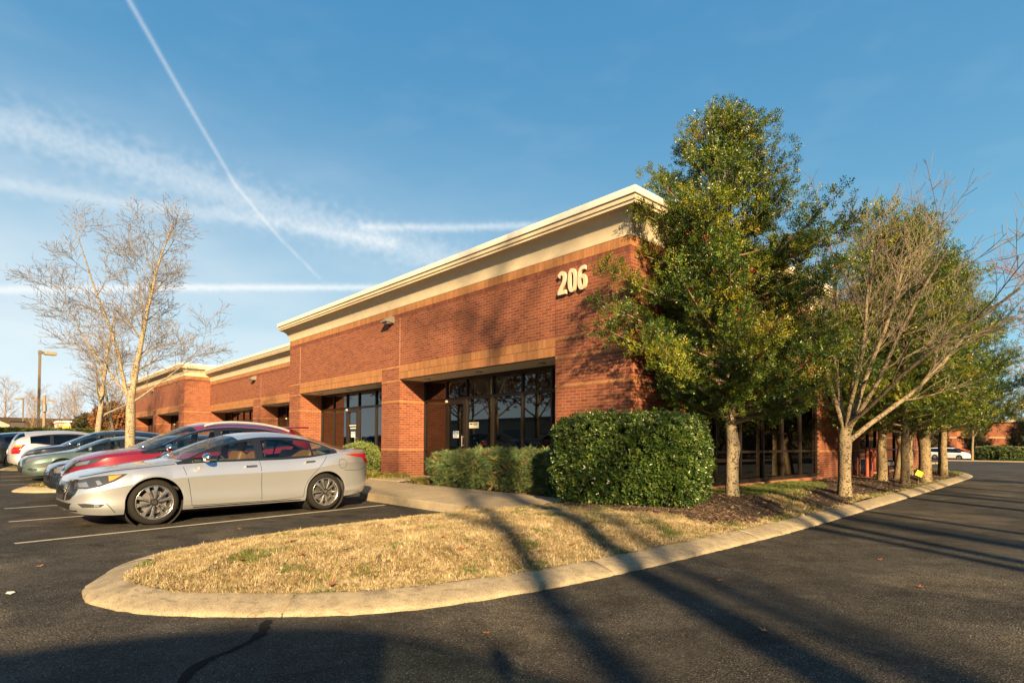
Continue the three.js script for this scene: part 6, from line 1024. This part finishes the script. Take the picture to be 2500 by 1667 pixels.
{ // neighbouring brick building and low wall at the end of the drive
  const y = groundY(0, -100), t = thing('neighbour_building', 'red brick neighbouring building behind the trees at the drive end', 'building', [0, y, -112]);
  mesh('wall', [box(-60, -14, 0, 5.5, -10, 0), box(-14, 40, 0, 6.0, -12, -4)], M.brickPlain, t); mesh('band', [box(-60, -14, 3.3, 3.6, -9.9, 0.06), box(-14, 40, 3.3, 3.6, -11.9, -3.94)], std([0.5, 0.28, 0.12], 0.9), t); mesh('parapet', [box(-60.2, -13.8, 5.5, 6.1, -10.2, 0.3), box(-13.8, 40.2, 6, 6.6, -12.2, -3.7)], M.stucco, t);
  for (const x of [-48, -40, -32, -24]) mesh('window', box(x, x + 4.5, 0.4, 2.8, 0.02, 0.1), M.frame, t); for (const x of [0, 9, 18, 27]) mesh('window', box(x, x + 5, 1.3, 3.0, -3.98, -3.9), M.frame, t);
  const w = thing('low_wall', 'low dark brick wall behind the clipped bush at the drive end', 'wall', [0, y, -91]); mesh('wall', boxUV(box(-8.3, 20, 0, 1.9, -0.3, 0)), M.brickPlain, w); mesh('coping', box(-8.4, 20.1, 1.9, 2.02, -0.36, 0.06), M.concrete, w);
}
clipped('mound_bush', 'wide low clipped bush before the dark wall', 'shrub', [-4.8, groundY(0, -82) + 0.1, -82.5], [2.5, 1.5, 1.3], { seed: 651, count: 2600, scale: 3.4, rough: 0.05, e: 2.4, geos: hedgeGeo, mat: M.leafMatt, pick: any([[0.06, 0.1, 0.02], [0.1, 0.14, 0.03]]) });
{ // verge across the end of the drive with its kerb
  const lawnTan = std([0.32, 0.24, 0.11], 0.95, { map: T.soil }), slope = (x0, x1, z0, z1, up) => { const g = box(x0, x1, -0.3, up, z0, z1).toNonIndexed(), p = g.attributes.position; for (let i = 0; i < p.count; i++) p.setY(i, p.getY(i) + groundY(0, p.getZ(i))); g.computeVertexNormals(); return boxUV(g); };
  struct('verge', slope(-9, 40, -110, -77, 0.11), lawnTan); struct('verge_kerb', slope(-9, 40, -76.99, -76.5, 0.13), M.concrete);
  struct('side_verge', slope(-40, -5.2, -52, -43, 0.1), lawnTan); struct('side_verge_kerb', [slope(-40, -4.8, -42.99, -42.5, 0.13), slope(-5.19, -4.75, -52, -42.99, 0.13)], M.concrete);
}
const oakBare = (seed, k, thin = 0) => ({ seed, rMin: thin ? 0.009 : 0.006, split: 2, flare: true, levels: [{ seg: 9, taper: 0.22, wander: 0.12, up: 0.1, sides: 10, kids: thin ? 8 : 13, from: 0.3, coneShape: 0.6 }, { seg: 7, taper: 0.28, wander: 0.28, up: 0.15, sides: 6, kids: thin ? 5 : 9, from: 0.25, angle: thin ? 0.7 : 0.85, ratio: thin ? 0.66 : 0.48, len: 4.2 * k }, { seg: 5, taper: 0.35, wander: 0.35, up: 0.12, sides: 4, kids: thin ? 2 : 7, from: 0.2, angle: 0.75, ratio: 0.5, len: 1.7 * k }, { seg: 3, taper: 0.6, wander: 0.4, up: 0.1, sides: 3, kids: 0, angle: 0.7, ratio: 0.5, len: 0.7 * k }] });
// trees along the far right of the drive
[[-7.2, -80.5, 8, 'leafless tree with pale forked trunk beside the minivan'], [-1.2, -78.5, 10, 'leafless tree before the dark wall at the drive end'], [2.9, -44, 12.5, 'tall leafless reddish tree beyond the end of the bed'], [4.2, -62, 13, 'leafless reddish tree behind the tall one']].forEach(([x, z, h, l], i) => bareTree('drive_tree', l, 'tree', [x, groundY(x, z), z], { ...oakBare(820 + i, h / 10), rMin: 0.012, stems: [[0, 0, [0.05, 1, 0.02], h, 0.15]] }, [M.barkGrey, M.twigRed]));
const pine = leafyTree('pine_tree', 'dark feathery evergreen at the right of the drive end', [1.5, groundY(0, -95), -95], { seed: 861, height: 11, from: 2.6, limbs: 60, perClump: 9, clump: 0.6, sprig: 3.6, profile: [[2, 2.6], [4, 3.6], [7, 2.8], [10, 1], [11, 0.1]], colors: [[0.05, 0.065, 0.02], [0.08, 0.08, 0.03], [0.11, 0.085, 0.03]], leafMat: M.leafMatt, trunk: [[0, -0.2, 0, 0.3], [0, 1, 0, 0.24], [0, 3, 0, 0.2]] });
[[-9.5, -99, 0.62, 'dark evergreen behind the minivan'], [-4.5, -98, 0.55, 'dark evergreen behind the low brick wall'], [-14.5, -101, 0.5, 'small dark evergreen between minivan and blue car'], [-2.2, -92.5, 0.6, 'dark evergreen just behind the low brick wall end']].forEach(([x, z, k, l]) => { const t = pine.clone(); t.name = numbered('pine_tree'); scene.add(t); t.position.set(x, groundY(0, z), z); t.rotation.y = x; t.scale.setScalar(k); t.userData = { ...pine.userData, label: l }; });
// ---------- across the drive, behind the camera: what throws the long shadows and shows in the glass ----------
{ const v = structGroup('far_verge'); mesh('lawn', boxUV(box(10.6, 26, -0.2, 0.12, -46, 46).toNonIndexed()), std([0.36, 0.27, 0.13], 0.95, { map: T.soil }), v); }
{ // oaks of the far verge: three built, the others copies turned and scaled
  const proto = [0, 1, 2].map((i) => bareTree('oak_tree', 'bare oak', 'tree', [0, 0, 0], { ...oakBare(900 + i, 1.25, 1), stems: [[0, 0, [0.03, 1, 0.02], 15, [0.17, 0.2, 0.29][i]]] }, [M.barkDark, M.twigDark]).t);
  [[13.6, 12.3, 1.12, 'opposite the island end'], [18.2, 13.3, 0.97, 'beside the one opposite the island end'], [12.9, 10.2, 0.85, 'opposite the lawn'], [13.2, 6.0, 0.8, 'behind the one opposite the lawn'], [12.0, 4.9, 0.75, 'opposite the front walk'], [14.8, 5.4, 0.9, 'behind the one opposite the front walk'], [12.2, 2.3, 0.72, 'opposite the clipped hedge'], [17.0, 0.2, 0.9, 'in the second rank opposite the hedge'], [12.4, -0.9, 0.75, 'opposite the corner'], [13.8, -3.4, 0.8, 'opposite the tall holly'], [12.2, -6.2, 0.75, 'opposite the bare tree'], [15.6, -8.4, 0.85, 'behind the one opposite the bare tree'], [12.7, -11.5, 0.75, 'opposite the holly row'], [14.4, -16.5, 0.8, 'opposite the end of the bed'], [12.6, -21, 0.8, 'past the end of the bed'], [20.5, 8.2, 0.95, 'deep in the far verge']].forEach(([x, z, k, where], i) => {
    let t = proto[i]; if (i >= 3) { t = proto[i % 3].clone(); t.name = numbered('oak_tree'); scene.add(t); t.userData = { ...t.userData }; }
    t.position.set(x, 0.05, z); t.rotation.y = i * 1.9; t.scale.setScalar(k); tag(t, `tall bare oak across the drive ${where}`, 'tree', 'oaks across the drive'); });
  // brown leaved oaks across the parking lot
  const R = rng(977), o = oakBare(955, 1, 0); o.rMin = 0.012; const r = bareTree('oak_tree', 'oak', 'tree', [0, 0, 0], { ...o, stems: [[0, 0, [0.03, 1, 0.02], 11, 0.21]] }, [M.barkGrey, M.twigGrey]), it = []; for (const [p, d] of r.tips) if (R() < 0.7) it.push([p, d, 1.5 + 0.8 * R(), [[0.2, 0.085, 0.03], [0.14, 0.06, 0.025], [0.25, 0.12, 0.05]][Math.floor(R() * 3)]]); scatter('leaves', r.t, oakSprig[0], M.leafMatt, it);
  [[-14.5, 17.5, 1], [-21, 19, 1.1], [-28, 24, 1], [-19, 28, 1.1], [-37, 27, 1.1], [-10, 25, 0.9], [-46, 30, 1.1], [-31, 18, 0.95], [-25, 34, 1.15], [-34, 38, 1.1], [-44, 40, 1.2], [-54, 38, 1.1], [-40, 20, 1], [-52, 26, 1.1]].forEach(([x, z, k], i) => { let t = r.t; if (i) { t = r.t.clone(); t.name = numbered('oak_tree'); scene.add(t); t.userData = { ...t.userData }; } t.position.set(x, 0, z); t.rotation.y = i * 1.3; t.scale.setScalar(k); tag(t, 'brown leaved oak across the parking lot', 'tree', 'oaks across the lot'); });
  // thicket that closes the view beyond the far verge
  const th = leafyTree('thicket_tree', 'x', [0, 0, 0], { seed: 990, height: 5.6, from: 0.7, limbs: 44, perClump: 8, clump: 0.6, sprig: 3.2, profile: [[0.3, 1.8], [2, 2.6], [4, 2.2], [5.6, 0.3]], colors: [[0.04, 0.05, 0.016], [0.07, 0.065, 0.025], [0.10, 0.075, 0.03], [0.05, 0.045, 0.02]], leafMat: M.leafMatt, bark: M.barkDark, trunk: [[0, -0.2, 0, 0.2], [0, 1, 0, 0.16], [0, 2, 0, 0.12]] });
  for (let i = 0; i < 30; i++) { let t = th; if (i) { t = th.clone(); t.name = numbered('thicket_tree'); scene.add(t); t.userData = { ...t.userData }; } i < 12 ? t.position.set(29 + 2.2 * (i % 2), 0, 16 - i * 4.2) : t.position.set(15 + ((i - 12) % 6) * 3.4 + 0.7 * (i % 3), groundY(0, -44), -34 - Math.floor((i - 12) / 6) * 13 - ((i * 5) % 4)); t.rotation.y = i * 2.1; tag(t, 'dense dark bushy tree of the thicket beyond the far verge', 'tree', 'thicket beyond the far verge'); }
}
{ const t = thing('warehouse', 'long cream warehouse across the parking lot', 'building', [-30, 0, 46]); mesh('wall', box(-50, 45, 0, 4.6, 0, 14), std([0.6, 0.52, 0.36], 0.9), t); mesh('roof', box(-50.3, 45.3, 4.6, 4.9, -0.3, 14.3), M.roof, t); for (let i = 0; i < 7; i++) mesh('door', box(-38 + i * 11, -34.5 + i * 11, 0, 3.2, -0.06, 0.0 - 0.005), M.siding, t); }
{ const c = makeCar({ ...blackCfg, name: 'parked_suv' }, 'dark crossover parked beside the photographer'); c.position.set(7.44, 0, 10.07); c.rotation.y = 1.012; c.scale.setScalar(1.15); 
  const d = c.clone(); d.name = numbered('parked_suv'); scene.add(d); d.position.set(-17.2, 0, 14.8); d.rotation.y = Math.PI / 2; d.userData = { ...c.userData, label: 'dark crossover parked across the lot' };
  const e = c.clone(); e.name = numbered('parked_suv'); scene.add(e); e.position.set(-22.5, 0, 14.8); e.rotation.y = -Math.PI / 2; e.userData = { ...c.userData, label: 'dark crossover parked nose out across the lot' }; }
renderer.render(scene, camera);
